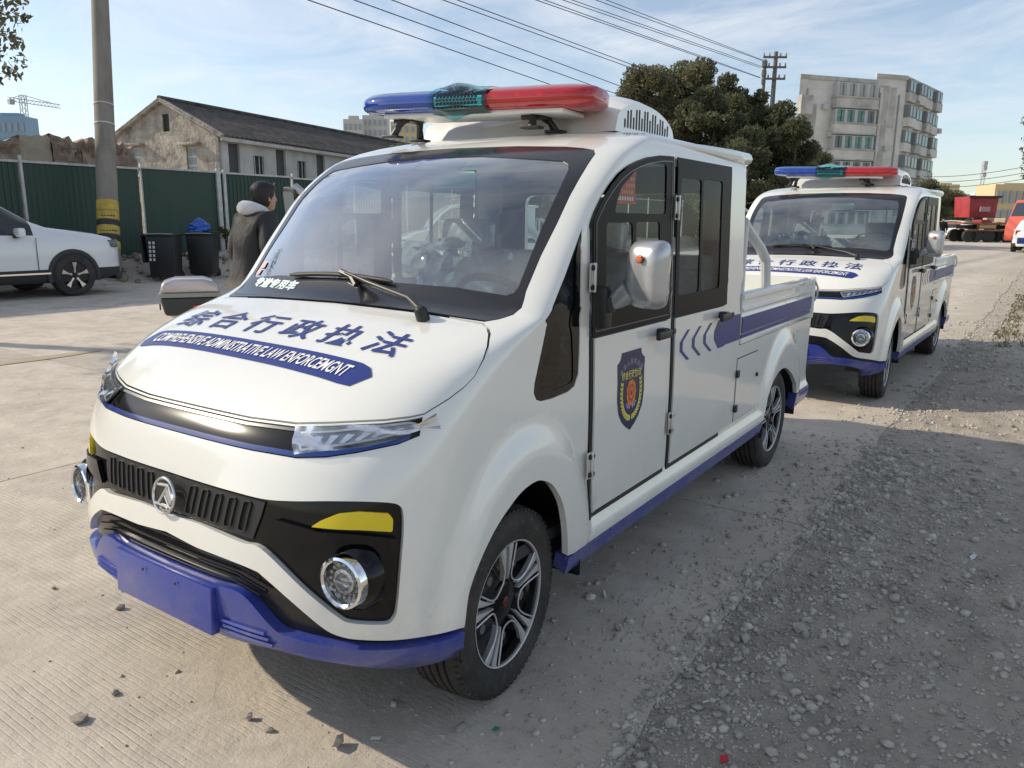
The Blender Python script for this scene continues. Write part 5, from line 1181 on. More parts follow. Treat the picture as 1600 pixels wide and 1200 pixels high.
# ---------------------------------------------------------------- old houses
PLAST = mat('old_plaster', (.25, .22, .19), .95, col2=(.55, .50, .43), var=.3, vscale=1.7, bump=.9, bscale=6, bdist=.08); PLW = mat('white_plaster', (.62, .61, .59), .9, col2=(.38, .37, .35), var=.1, vscale=1.1, bump=.4, bscale=6, bdist=.03)
TILE = mat('old_tiles', (.055, .052, .050), .9, col2=(.12, .105, .09), var=.4, vscale=2.2, bump=.5, bscale=8, bdist=.05); DARK = mat('dark_opening', (.02, .02, .022), .7); WOODW = mat('window_white', (.55, .56, .55), .6, var=.15)
PANE = mat('old_pane', (.16, .20, .21), .12, var=.3, vscale=3)
def house(o0, ang, wd, ln, eave, apex, label):
    # local: x along the gable (0..wd), y along the ridge (0..ln)
    h = setp(empty('old_house', tuple(o0), ang), label, 'house'); xm = wd*.5
    gable = [(0, 0), (wd, 0), (wd, eave), (xm, apex), (0, eave)]; wins = [(wd*.20, eave-1.75, .62, 1.30), (wd*.74, eave-1.80, .62, 1.30)]; vent = (xm+.12, eave+.25, .42, .80)
    hs = [[(a-w/2, b), (a+w/2, b), (a+w/2, b+hh), (a-w/2, b+hh)] for a, b, w, hh in wins+[vent]]
    def fy(y0, sgn):
        def g(x, z, off): n = len(x); return np.stack([x, np.full(n, y0+sgn*off), z], 1), np.tile([0., sgn, 0.], (n, 1))
        return g
    panel('gable_wall', gable, hs, 0, .18, PLAST, h, sp=.6, fn=fy(0, -1)); panel('back_gable', gable, [], 0, .1, PLAST, h, sp=2, fn=fy(ln, 1))
    for a, b, w, hh in wins:
        mb = MB(); mb.box((a, .12, b+hh/2), (w, .04, hh)); wn = mb.build('window', WOODW, h)
        for k in (-1, 1):
            for j in range(3): mb = MB(); mb.box((a+k*w*.22, .095, b+hh*(.18+.32*j)), (w*.34, .02, hh*.26)); mb.build('pane', PANE, wn)
        mb = MB(); mb.box((a, -.12, b+hh+.14), (w*1.9, .34, .12)); mb.build('window_hood', PLAST, wn, bevel=.02); mb = MB(); mb.box((a, -.08, b-.05), (w*1.5, .2, .09)); mb.build('sill', PLW, wn)
    mb = MB(); mb.box((vent[0], .1, vent[1]+.4), (.42, .03, .8)); mb.build('attic_vent', DARK, h)
    # long side facing the road
    k = int(ln/1.75); ops = []
    for i in range(k): ops.append((1.0+i*1.75, eave-2.5 if i % 2 == 0 else eave-2.1, .78, 2.2 if i % 2 == 0 else 1.35))
    def fxw(x0, sgn):
        def g(y, z, off): n = len(y); return np.stack([np.full(n, x0+sgn*off), y, z], 1), np.tile([float(sgn), 0., 0.], (n, 1))
        return g
    hs = [[(a-w/2, b), (a+w/2, b), (a+w/2, b+hh), (a-w/2, b+hh)] for a, b, w, hh in ops]
    panel('side_wall', [(0, 0), (ln, 0), (ln, eave), (0, eave)], hs, 0, .2, PLW, h, sp=.8, fn=fxw(wd, 1)); panel('far_wall', [(0, 0), (ln, 0), (ln, eave), (0, eave)], [], 0, .1, PLAST, h, sp=2, fn=fxw(0, -1))
    for i, (a, b, w, hh) in enumerate(ops):
        mb = MB(); mb.box((wd-.16, a, b+hh/2), (.05, w, hh)); dn = mb.build('doorway' if i % 2 == 0 else 'window', mat('door_grey', (.06, .065, .065), .6) if i % 2 == 0 else DARK, h)
        if i % 2: 
            for q in (-.22, .22): mb = MB(); mb.box((wd-.12, a+q*w, b+hh/2), (.03, .04, hh)); mb.build('mullion', WOODW, dn)
        else: mb = MB(); mb.box((wd-.06, a, b+.55), (.03, w, .04)); mb.build('rail', WOODW, dn)
    # roof: two slopes of ribbed tiles with a few slipped courses
    for sx in (-1, 1):
        mb = MB(); rows = []; n = int(ln/.16); ov = .35; xe = xm+sx*(wd*.5+ov); ze = eave-(apex-eave)/(wd*.5)*ov
        for j in range(15):
            t = j/14; r = []
            for i in range(n+1):
                y = -.25+(ln+.5)*i/n; r.append((xm+(xe-xm)*t, y, apex+.12+(ze-apex)*t+(.045 if i % 2 else 0)+.012*((j % 2)-.5)+.05*(float(hnoise(np.array([y*.7]), np.array([t*9.]), 17)[0])-.5)))
            rows.append(r)
        mb.grid(rows); mb.build('roof_slope', TILE, h, smooth=30)
        mb = MB(); mb.box((xe-sx*.05, ln/2, ze-.02), (.10, ln+.3, .16)); mb.build('eave_board', PLW, h)
        L_ = math.hypot(xe-xm, ze-apex); mb = MB(); mb.box(((xm+xe)/2, -.10, (apex+ze)/2+.10), (L_, .26, .16), rot=Matrix.Rotation(-math.atan2(ze-apex, (xe-xm)) if sx > 0 else -(math.pi+math.atan2(ze-apex, xe-xm)), 3, 'Y')); mb.build('barge_coping', PLAST, h)
    mb = MB(); mb.tube([(xm, -.2, apex+.16), (xm, ln+.2, apex+.16)], .13, 8); mb.build('ridge', TILE, h)
    return h
D0 = 36; c1 = at_depth(341, 214, D0); vx = 1290; dv_ = ray(vx, 344)[:2]; dv_ = dv_/np.linalg.norm(dv_); axu = np.array([dv_[1], -dv_[0]]); best = None
for w in np.arange(3, 12, .05):
    q = np.array([c1[0]-axu[0]*w, c1[1]-axu[1]*w, 5.2]); u, _ = proj(q)
    if best is None or abs(u-180) < best[0]: best = (abs(u-180), w, q)
WD = best[1]; o0 = best[2]; ap = at_depth(243, 150, D0-1.0)
house((o0[0], o0[1], 0), math.atan2(axu[1], axu[0]), WD, 24.0, float(c1[2])+.1, float(ap[2]), 'old plastered gable house with black tiled roof standing behind the green hoarding')
house((-26.5, -17, 0), 0.0, 8.0, 20.5, 5.9, 8.0, 'unseen old two-storey house left of the SUV that shades the far side of the road')  # house out of view, added so that its shade falls across the road
# ruined brick wall behind the hoarding
RUIN = mat('ruin_brick', (.30, .20, .15), .95, col2=(.45, .34, .26), var=.45, vscale=3.5, bump=.9, bscale=7, bdist=.08); RUINL = mat('ruin_plaster', (.58, .51, .40), .95, col2=(.40, .32, .24), var=.25, vscale=2.0, bump=.7, bscale=6, bdist=.06)
RW_ = setp(empty('ruined_wall', (-18.6, 9, 0)), 'broken brown brick wall of a torn-down house behind the green hoarding', 'wall')
for k, (pa, pb_, pz, m) in enumerate([(-140, -60, 200, RUIN), (-60, 25, 200, RUIN), (25, 74, 206, RUINL), (74, 120, 208, RUIN), (120, 152, 212, RUIN), (152, 202, 217, RUIN)]):
    Y0, Y1 = on_x(pa, 230, -18.6)[1], on_x(pb_, 230, -18.6)[1]; Zt = on_x((pa+pb_)/2, pz, -18.6)[2]; mb = MB(); rows = []; n = 14; r = np.random.default_rng(50+k)
    nb_ = max(8, int(abs(Y1-Y0)/.11)); nj = 26; BR = r.random((nj+2, nb_+2)); tp_ = r.random(nb_+2); dep = .16 if m is RUIN else .05
    for j in range(nj):
        row = []
        for i in range(nb_+1):
            y = Y0+(Y1-Y0)*(i+(.5 if (j//2) % 2 else 0)*0)/nb_; zt = Zt*j/(nj-1)-(.22*tp_[i]+.10*tp_[i//3] if j >= nj-3 else 0)*(1 if m is RUIN else .4); row.append((.16+dep*BR[j//2, (i+(j//2) % 2)//2], y-9, zt))
        rows.append(row)
    rows.append([(x-.45, y, z-.05) for x, y, z in rows[-1]]); rows.append([(x, y, 0) for x, y, z in rows[-1]]); mb.grid(rows); mb.build('wall_section', m, RW_, smooth=0)
# ---------------------------------------------------------------- wheelie bins with a blue bag
BIN = mat('bin_black', (.016, .017, .018), .45, var=.3, vscale=6); BMARK = mat('bin_print', (.60, .60, .58), .6)
def bin_(loc, rz, label, lid_open, marks):
    b = setp(empty('wheelie_bin', loc, rz), label, 'bin', None); mb = MB()
    mb.prism([(-.24, .10), (.24, .10), (.29, .95), (-.29, .95)], -.24, .24, 'xzy'); mb.build('bin_body', BIN, b, bevel=.02)
    mb = MB(); mb.box((0, 0, .965), (.64, .56, .05)); mb.build('bin_rim', BIN, b, bevel=.012)
    for s2 in (-1, 1): mb = MB(); mb.lathe([(.09, -.025), (.10, -.02), (.10, .02), (.09, .025)], (s2*.22, .26, .10), (1, 0, 0), 16, cap=True); mb.build('wheel', RUBBER, b)
    mb = MB()
    if lid_open: mb.box((-.37, 0, .68), (.05, .52, .58), rot=Matrix.Rotation(R(-4), 3, 'Y'))
    else: mb.box((0, .02, 1.005), (.62, .56, .03))
    mb.build('lid', BIN, b, bevel=.015); mb = MB(); mb.tube([(-.28, -.28, .98), (0, -.30, .99), (.28, -.28, .98)], .012, 6); mb.build('grip', mat('grip_grey', (.3, .3, .3), .5), b)
    if marks:
        for c in (0, 1):
            for r in range(5): mb = MB(); mb.box((-.195+.075*c-.01*r*.3, -.262, .80-.085*r), (.045, .004, .055)); mb.build('printed_mark', BMARK, b)
    return b
P1 = on_x(262, 442, -13.35); P2 = on_x(312, 437, -13.55)
bin_((P1[0], P1[1], .06), R(38), 'black wheelie bin with white lettering and its lid hanging open', True, True)
bin_((P2[0], P2[1]+.15, .06), R(38), 'black wheelie bin carrying a crumpled blue bag', False, False)
mb = MB(); rows = []
for i in range(9):
    t = i/8; rr = .24*(1-t**2.2)+.01; rows.append([(rr*math.cos(a)*(1+.25*random.uniform(-1, 1)), rr*math.sin(a)*(1+.25*random.uniform(-1, 1)), .30*t) for a in np.linspace(0, 6.283, 17)[:-1]])
mb.grid(rows, close_u=True); mb.f.append(tuple(range(16))[::-1]); mb.mi.append(0)
o = mb.build('plastic_bag', mat('blue_bag', (.02, .10, .42), .3, var=.3, vscale=6), None, smooth=15); o.location = (P2[0]-.02, P2[1]+.10, .06+1.02); setp(o, 'crumpled blue plastic bag lying on top of the bin', 'bag')
# ---------------------------------------------------------------- white SUV
def suv(loc, rz, label, paint, wheel_mat, S=1.0, group=None, stripe=None, name='parked_suv'):
    c = setp(empty(name, loc, rz), label, 'car', group)             # local: front towards +y
    Y = [-2.25, -2.15, -1.9, -1.5, -1.05, -.75, -.40, -.05, .35, .78, 1.05, 1.40, 1.80, 2.08, 2.22, 2.27]
    WW = [.70, .84, .89, .91, .92, .92, .92, .92, .92, .915, .91, .90, .885, .84, .74, .64]
    ZT = [1.02, 1.20, 1.48, 1.61, 1.65, 1.66, 1.655, 1.63, 1.54, 1.30, 1.14, 1.095, 1.045, .985, .90, .82]
    ZB = [.95, 1.0, 1.03, 1.035, 1.03, 1.02, 1.01, 1.0, .995, .99, 1.0, 1.0, .965, .92, .85, .78]
    rows = []; 
    for y, w, zt, zb in zip(Y, WW, ZT, ZB):
        cab = zt > zb+.2; wt = w*(.74 if cab else .90); zl = .24 if abs(y) < 2.0 else .30
        half = [(w*.93, zl), (w*.985, zl+.06), (w, .46), (w*.995, .62), (w*1.0, .76), (w*.985, .88), (w*.955, zb)]
        if cab: half += [(w*.94, zb+.02), (w*.86, zb+(zt-zb)*.55), (wt, zt-.06), (wt*.86, zt-.012), (wt*.4, zt+.01), (0, zt+.015)]
        else: half += [(w*.93, zb+.012), (w*.90, zb+(zt-zb)*.6), (w*.80, zt-.01), (w*.62, zt+.005), (w*.3, zt+.02), (0, zt+.025)]
        rows.append([(x, y, z) for x, z in half]+[(-x, y, z) for x, z in reversed(half[:-1])])
    mb = MB(); mb.grid(rows); n = len(rows[0])
    mb.f += [tuple(range(n)), tuple((len(rows)-1)*n+i for i in range(n))[::-1]]; mb.mi += [0, 0]
    def cabq(i): return ZT[i] > ZB[i]+.2 and ZT[i+1] > ZB[i+1]+.2
    k = n-1
    for i in range(len(Y)-1):
        for j in range(n-1):
            jj = j if j < 12 else n-2-j
            if cabq(i) and jj in (7, 8) and -1.9 < Y[i] < .6: mb.mi[i*k+j] = 1
            if .3 < Y[i] < 1.0 and jj >= 9 and Y[i] >= .35: mb.mi[i*k+j] = 1
            if jj in (0, 1): mb.mi[i*k+j] = 2
    body = mb.build('body', [paint, mat('suv_glass', (.012, .014, .016), .06, coat=.6), mat('cladding', (.03, .031, .033), .6)], c, smooth=60)
    for sx in (-1, 1):
        for y in (1.34, -1.33):
            w = empty('wheel'); w.parent = c; w.location = (sx*.832, y, .345)
            mb = MB(); mb.lathe([(.22, -.10), (.30, -.115), (.335, -.10), (.345, -.07), (.345, .07), (.335, .10), (.30, .115), (.235, .112), (.225, .10)], (0, 0, 0), (sx, 0, 0), 40); mb.build('tyre', TYRE, w)
            mb = MB(); mb.lathe([(.228, .095), (.222, .06), (.19, .04), (.0005, .05)], (0, 0, 0), (sx, 0, 0), 30); mb.build('rim', MATS['rim_black'], w)
            for q in range(5):
                A = 2*math.pi*q/5+.3; pts = []
                for (r, a) in [(.04, .5), (.12, .10), (.222, .17), (.222, -.17), (.12, -.10), (.04, -.5)]: pts.append((sx*(.088+.02*(r/.22)), r*math.cos(A+a), r*math.sin(A+a)))
                m_ = MB(); nn = len(pts); m_.add(pts+[(x-sx*.03, a, b) for x, a, b in pts], [tuple(range(nn)), tuple(range(nn, 2*nn))[::-1]]+[(i, (i+1) % nn, nn+(i+1) % nn, nn+i) for i in range(nn)]); m_.build('spoke', wheel_mat, w)
            mb = MB(); mb.lathe([(.05, .09), (.04, .115), (.0005, .118)], (0, 0, 0), (sx, 0, 0), 14); mb.build('hub_cap', RUBBER, w)
            mb = MB(); rw = []
            for x in (.925, .935, .86): rw.append([(sx*x*(.995 if y > 0 else 1), y+(.43 if x > .92 else .44)*math.cos(a), .345+.44*math.sin(a)) for a in np.linspace(-.25, math.pi+.25, 28)])
            rin = [(sx*.93, y+.375*math.cos(a), .345+.385*math.sin(a)) for a in np.linspace(-.25, math.pi+.25, 28)]; mb.grid([rw[2], rw[0], rin]); mb.build('arch_trim', MATS['cladding'], c)
            mb = MB(); mb.v = [(sx*.9225, y+.38*math.cos(a), .345+.39*math.sin(a)) for a in np.linspace(-.25, math.pi+.25, 28)]; mb.f = [tuple(range(28))]; mb.mi = [0]; mb.build('arch_shadow_gap', RUBBER, c)
        mb = MB(); mb.box((sx*1.00, .52, 1.06), (.20, .11, .15)); mr = mb.build('door_mirror', paint, c, bevel=.04, segs=3); mb = MB(); mb.box((sx*.91, .50, 1.0), (.14, .07, .05)); mb.build('mirror_foot', RUBBER, mr)
        mb = MB(); mb.box((sx*.70, 2.12, .86), (.34, .22, .13), rot=Matrix.Rotation(sx*R(-28), 3, 'Z')); hl = mb.build('headlight', mat('suv_lamp', (.10, .11, .12), .08, coat=.8), c, bevel=.03); mb = MB(); mb.box((sx*.74, 2.195, .87), (.16, .06, .05), rot=Matrix.Rotation(sx*R(-28), 3, 'Z')); mb.build('lamp_core', CHROME, hl)
        mb = MB(); mb.box((sx*.935, -.1, .40), (.012, 2.1, .025)); mb.build('sill_trim', CHROME, c)
        for y in (.78, -.33): mb = MB(); mb.box((sx*.924, y, .70), (.006, .008, .55)); mb.build('door_gap', RUBBER, c)
        mb = MB(); mb.box((sx*.93, -.15, .83), (.025, .2, .03)); mb.build('door_handle', paint, c, bevel=.008)
        if stripe: mb = MB(); mb.box((sx*.932, -.1, .72), (.012, 3.4, .14)); mb.build('side_stripe', stripe, c)
    mb = MB(); mb.box((0, 2.25, .55), (1.1, .06, .22)); mb.build('front_grille', RUBBER, c, bevel=.02); mb = MB(); mb.box((0, 2.20, .30), (1.5, .12, .14)); mb.build('bumper_skirt', MATS['cladding'], c, bevel=.03)
    for sx in (-1, 1): mb = MB(); mb.box((sx*.66, -2.19, .98), (.22, .10, .22)); mb.build('tail_lamp', RLENS, c, bevel=.03)
    mb = MB(); mb.box((0, -2.24, .58), (1.3, .06, .30)); mb.build('rear_bumper', MATS['cladding'] if not stripe else stripe, c, bevel=.03)
    return c
CARW = mat('car_white', (.74, .75, .76), .2, coat=.8)
hb = at_depth(120, 462, 13.05)
suv((hb[0]-.90, hb[1]-1.34, .06), 0.0, 'white SUV with black wheel-arch trim parked nose-up to the utility pole', CARW, mat('suv_alloy', (.52, .46, .42), .3, metal=.8))
# ---------------------------------------------------------------- scooter with a top case
def scooter(loc, rz):
    s = setp(empty('electric_scooter', loc, rz), 'grey electric scooter standing behind the hood of the leading pickup', 'scooter'); SC_ = mat('scooter_grey', (.12, .12, .13), .3, coat=.5)
    for y in (-.60, .62):
        w = empty('wheel'); w.parent = s; w.location = (0, y, .22); mb = MB(); mb.lathe([(.15, -.035), (.20, -.045), (.22, -.02), (.22, .02), (.20, .045), (.15, .035)], (0, 0, 0), (1, 0, 0), 28); mb.build('tyre', TYRE, w); mb = MB(); mb.lathe([(.155, -.03), (.03, -.04), (.03, .04), (.155, .03)], (0, 0, 0), (1, 0, 0), 20, cap=True); mb.build('rim', ALLOY, w)
    mb = MB(); mb.prism([(-.78, .42), (-.70, .62), (-.10, .60), (.0, .34), (.36, .32), (.40, .26), (-.15, .22), (-.45, .34)], -.13, .13, 'yzx'); mb.build('body', SC_, s, bevel=.04, segs=3)
    mb = MB(); mb.box((0, -.36, .70), (.26, .66, .10)); mb.build('saddle', RUBBER, s, bevel=.04, segs=3)
    mb = MB(); mb.prism([(.36, .30), (.46, .34), (.40, .92), (.30, .94)], -.17, .17, 'yzx'); mb.build('leg_shield', SC_, s, bevel=.04, segs=3)
    mb = MB(); mb.tube([(0, .62, .22), (0, .50, .55), (0, .36, .95)], .025, 8); mb.build('fork', ALLOY, s)
    mb = MB(); mb.tube([(-.32, .24, .98), (-.15, .34, 1.0), (.15, .34, 1.0), (.32, .24, .98)], .016, 8); hb_ = mb.build('handlebar', RUBBER, s)
    for sx in (-1, 1): mb = MB(); mb.tube([(sx*.24, .28, 1.0), (sx*.30, .28, 1.12)], .006, 6); mb.box((sx*.31, .28, 1.16), (.12, .02, .08)); mb.build('mirror', RUBBER, hb_)
    mb = MB(); mb.box((0, -.72, .735), (.16, .36, .02)); mb.build('rack', ALLOY, s); mb = MB(); mb.tube([(.05, -.05, .30), (.22, -.02, .0)], .014, 6); mb.build('stand', ALLOY, s)
    return s
bc = at_depth(297, 455, 5.1); rzS = math.atan2(CAMRV[1], CAMRV[0])-R(90)-R(6)
off = Matrix.Rotation(rzS, 3, 'Z') @ Vector((0, -.80, 0)); scooter((bc[0]-off.x, bc[1]-off.y, .0), rzS)
TC = setp(empty('top_case', (bc[0], bc[1], .747), rzS+R(28)), 'two-tone grey and silver luggage case with a red badge, mounted behind the scooter saddle', 'luggage case')
TC.scale = (.88, .85, .95)
mb = MB(); mb.prism([(-.185, 0), (.185, 0), (.215, .13), (-.215, .13)], -.17, .17, 'yzx'); mb.build('case_base', mat('case_dark', (.035, .035, .038), .4), TC, bevel=.03, segs=3)
mb = MB(); mb.prism([(-.222, .125), (.222, .125), (.222, .155), (-.222, .155)], -.18, .18, 'yzx'); mb.build('case_seam', mat('case_seam', (.30, .31, .28), .4), TC, bevel=.01)
mb = MB(); mb.prism([(-.218, .15), (.218, .15), (.19, .225), (.10, .250), (-.10, .250), (-.19, .225)], -.175, .175, 'yzx'); mb.build('case_lid', mat('case_silver', (.50, .46, .47), .3, metal=.5, coat=.4), TC, bevel=.03, segs=3)
mb = MB(); mb.box((0, -.222, .05), (.03, .01, .04)); mb.build('case_lock', RUBBER, TC); mb = MB(); mb.box((.183, .06, .065), (.008, .09, .014)); mb.build('red_badge', mat('badge_red', (.6, .02, .03), .4), TC)
mb = MB(); mb.box((.172, -.12, .190), (.012, .06, .03)); mb.build('lid_reflection', mat('reflection_pink', (.62, .45, .42), .2, coat=.6), TC, bevel=.008)  # pinkish reflection on the lid, put in as a small tinted block
# ---------------------------------------------------------------- people
SKIN = mat('skin', (.45, .27, .19), .55, var=.08); HAIR = mat('black_hair', (.008, .007, .007), .5, bump=.8, bscale=60, bdist=.01, stretch=(1, 1, .3)); JACK = mat('charcoal_jacket', (.024, .024, .026), .7, bump=.55, bscale=4, bdist=.07, var=.08, stretch=(1, 1, .5)); TROU = mat('dark_trousers', (.02, .021, .025), .8, bump=.3, bscale=10, bdist=.02); FLEECE = mat('white_hood', (.62, .62, .63), .95, bump=.6, bscale=60, bdist=.01); SHOE = mat('shoe', (.02, .02, .02), .5)
def skin_mesh(name, verts, edges, radii, m, parent, root=0, sub=2):
    me = bpy.data.meshes.new(name); me.from_pydata(verts, edges, []); o = bpy.data.objects.new(name, me); COL.objects.link(o); o.parent = parent
    md = o.modifiers.new('skin', 'SKIN'); md.use_smooth_shade = True
    if not me.skin_vertices: 
        bm = bmesh.new(); bm.from_mesh(me); bm.verts.layers.skin.verify(); bm.to_mesh(me); bm.free()
    for i, r in enumerate(radii): me.skin_vertices[0].data[i].radius = r if isinstance(r, tuple) else (r, r); me.skin_vertices[0].data[i].use_root = (i == root)
    s2 = o.modifiers.new('sub', 'SUBSURF'); s2.levels = sub; s2.render_levels = sub; me.materials.append(m); return o
def person(loc, rz, H_, label, jacket, lean=0.0, hood=True, fore=.6):
    p = setp(empty('person', loc, rz), label, 'person'); k = H_/1.72                # faces +y
    def T(x, y, z): a = lean*max(0, z-.95)/.7; return (x*k, (y+a)*k, z*k)
    # one continuous body: legs, torso, neck, arms
    V = [T(0, 0, .95), T(0, 0, 1.15), T(0, -.01, 1.32), T(0, .0, 1.43), T(0, .02, 1.50), T(.10, 0, .90), T(.11, .02, .50), T(.11, -.02, .09), T(.11, .12, .04), T(-.10, 0, .90), T(-.11, .03, .50), T(-.11, -.01, .09), T(-.11, .13, .04),
         T(.17, 0, 1.40), T(.25, .0, 1.14), T(.22, .20*fore, .95), T(.20, .28*fore, .90), T(-.17, 0, 1.40), T(-.25, 0, 1.14), T(-.22, .20*fore, .95), T(-.20, .28*fore, .90)]
    E = [(0, 1), (1, 2), (2, 3), (3, 4), (0, 5), (5, 6), (6, 7), (7, 8), (0, 9), (9, 10), (10, 11), (11, 12), (3, 13), (13, 14), (14, 15), (15, 16), (3, 17), (17, 18), (18, 19), (19, 20)]
    RD = [(.15*k, .11*k), (.155*k, .115*k), (.175*k, .12*k), (.12*k, .09*k), (.055*k, .055*k), .095*k, .065*k, .045*k, .04*k, .095*k, .065*k, .045*k, .04*k, .085*k, .060*k, .045*k, .032*k, .085*k, .060*k, .045*k, .032*k]
    skin_mesh('body', V, E, RD, TROU, p)
    # jacket over torso and sleeves, hem at the hips
    Vj = [T(0, -.005, .84), T(0, -.005, .98), T(0, -.01, 1.18), T(0, -.015, 1.34), T(0, 0, 1.45), T(.175, 0, 1.40), T(.262, -.01, 1.13), T(.225, .20*fore, .955), T(-.175, 0, 1.40), T(-.262, -.01, 1.13), T(-.225, .20*fore, .955)]
    Ej = [(0, 1), (1, 2), (2, 3), (3, 4), (3, 5), (5, 6), (6, 7), (3, 8), (8, 9), (9, 10)]
    Rj = [(.185*k, .145*k), (.19*k, .15*k), (.20*k, .155*k), (.20*k, .14*k), (.085*k, .08*k), .105*k, .080*k, .062*k, .105*k, .080*k, .062*k]
    skin_mesh('jacket', Vj, Ej, Rj, jacket, p, root=1)
    hc = Vector(T(0, .045, 1.605)); mb = MB(); rows = []
    prof = [(-.125, .30, .02), (-.105, .60, .03), (-.07, .80, .02), (-.02, .95, .01), (.03, 1.0, 0), (.07, .93, -.005), (.10, .72, -.01), (.118, .35, -.01)]
    for z, w, dy in prof: rows.append([(hc.x+.078*w*k*math.cos(a), hc.y+(dy+.098*w*math.sin(a))*k, hc.z+z*k) for a in np.linspace(0, 6.2832, 25)[:-1]])
    mb.grid(rows, close_u=True); mb.f += [tuple(range(24))[::-1], tuple(7*24+i for i in range(24))]; mb.mi += [0, 0]; hd = mb.build('head', SKIN, p, smooth=80)
    mb = MB(); mb.tube([(hc.x, hc.y+.095*k, hc.z+.02*k), (hc.x, hc.y+.118*k, hc.z-.028*k), (hc.x, hc.y+.10*k, hc.z-.036*k)], [.008*k, .014*k, .010*k], 8); mb.build('nose', SKIN, hd)
    for s2 in (-1, 1):
        mb = MB(); mb.box((hc.x+s2*.079*k, hc.y-.002*k, hc.z-.012*k), (.014*k, .030*k, .055*k), rot=Matrix.Rotation(s2*R(14), 3, 'Z')); mb.build('ear', SKIN, hd, bevel=.006*k, segs=3)
        mb = MB(); mb.lathe([(.011*k, 0), (.008*k, .006*k), (.0005, .008*k)], (hc.x+s2*.032*k, hc.y+.088*k, hc.z+.012*k), (0, 1, 0), 10); mb.build('eye', HAIR, hd)
    mb = MB(); mb.box((hc.x, hc.y+.092*k, hc.z-.066*k), (.045*k, .012*k, .008*k)); mb.build('mouth', mat('lips', (.35, .14, .12), .5), hd, bevel=.003)
    mb = MB(); rows = []
    for z, w in [(-.085, .80), (-.045, 1.0), (-.01, 1.08), (.04, 1.12), (.08, 1.05), (.112, .82), (.132, .44), (.139, .05)]:
        row = []
        for a in np.linspace(0, 6.2832, 33)[:-1]:
            fr2 = max(0, math.sin(a)); zz_ = z + ((.12 if z < -.05 else .085)*min(1, fr2*1.3+max(0, .35-abs(math.cos(a)-0))*0)**1.2 if z < .05 else 0); rr = w*(1+.03*math.sin(7*a+z*60)+.02*random.uniform(-1, 1)); row.append((hc.x+.083*rr*k*math.cos(a), hc.y+(-.008+.104*rr*math.sin(a))*k, hc.z+zz_*k))
        rows.append(row)
    mb.grid(rows, close_u=True); mb.build('hair', HAIR, hd, smooth=60)
    if hood:
        hv = [T(-.11, .06, 1.475), T(-.115, -.05, 1.49), T(-.06, -.135, 1.475), T(0, -.155, 1.465), T(.06, -.135, 1.475), T(.115, -.05, 1.49), T(.11, .06, 1.475)]
        pth_ = []; rd_ = []
        for q in range(17):
            a = R(-62-236*q/16)+math.pi; e = math.sin(math.pi*q/16); pth_.append(T(.092*math.sin(a)*(1+.10*e), -.005+.095*math.cos(a)*-1*(1+.15*e)-.01*e, 1.472+.035*e)); rd_.append((.024+.040*e)*k)
        mb = MB(); mb.tube(pth_, rd_, 12); mb.build('hood', FLEECE, p, smooth=80)
    for s2 in (-1, 1):
        wv = Vector(T(s2*.20, .28*fore, .90)); sh_ = MB(); sh_.box(Vector(T(s2*.11, .06, .045)), (.095*k, .27*k, .085*k)); sh_.build('shoe', SHOE, p, bevel=.03, segs=3)
        hnd = [tuple(wv), tuple(wv+Vector((0, .05, -.03))*k), tuple(wv+Vector((0, .085, -.055))*k)]; E2 = [(0, 1), (1, 2)]; R2 = [.027*k, (.036*k, .02*k), (.034*k, .017*k)]
        for q in range(4):
            b0 = len(hnd); xo = (-.024+.016*q)*s2*-1; ln_ = (.07, .078, .074, .06)[q]; hnd += [tuple(wv+Vector((xo, .10, -.065))*k), tuple(wv+Vector((xo, .10+ln_*.5, -.085))*k), tuple(wv+Vector((xo, .10+ln_*.75, -.115))*k)]; E2 += [(2, b0), (b0, b0+1), (b0+1, b0+2)]; R2 += [.009*k, .0085*k, .0075*k]
        b0 = len(hnd); hnd += [tuple(wv+Vector((-s2*.035, .06, -.04))*k), tuple(wv+Vector((-s2*.045, .10, -.06))*k)]; E2 += [(1, b0), (b0, b0+1)]; R2 += [.011*k, .009*k]
        skin_mesh('hand', hnd, E2, R2, SKIN, p, sub=1)
    return p
pp = at_depth(385, 440, 6.5); fdir = Vector((CAMRV[0]*.62+CAMFV[0]*.80, CAMRV[1]*.62+CAMFV[1]*.80, 0)); person((pp[0]+.02, pp[1]+.02, 0), math.atan2(fdir.y, fdir.x)-math.pi/2, 1.66, 'person in a charcoal jacket with a white hood, bending towards the leading pickup', JACK, lean=.16)
pm = on_z(1469, 384, 0); person((pm[0], pm[1], 0), R(200), 1.75, 'person in black clothes standing far behind the second pickup', mat('black_jacket', (.012, .012, .013), .8), hood=False)
# ---------------------------------------------------------------- apartment block
AW = mat('apartment_render', (.62, .60, .54), .9, col2=(.74, .72, .66), var=.22, vscale=.35, bump=.3, bscale=2, bdist=.05); AST = mat('rain_stain', (.42, .41, .37), .95, col2=(.60, .58, .53), var=.3, vscale=.5); AG = mat('green_glass', (.10, .22, .18), .15, var=.35, vscale=2); ADG = mat('dull_glass', (.10, .12, .12), .15, var=.3, vscale=2); AFR = mat('alu_frame', (.48, .49, .48), .5); ACG = mat('ac_box', (.5, .5, .48), .6)
c1 = np.array(at_depth(1415, 118, 90)); c0 = np.array(at_depth(1250, 131, 86)); c2 = np.array(at_depth(1468, 150, 101)); HT = float(c1[2])
APT = setp(empty('apartment_block', (c1[0], c1[1], 0)), 'weathered cream six-storey apartment block with green balcony windows', 'building')
ux = Vector((c0[0]-c1[0], c0[1]-c1[1], 0)); WF = ux.length; ux.normalize(); uy = Vector((c2[0]-c1[0], c2[1]-c1[1], 0)); WSd = uy.length; uy.normalize()
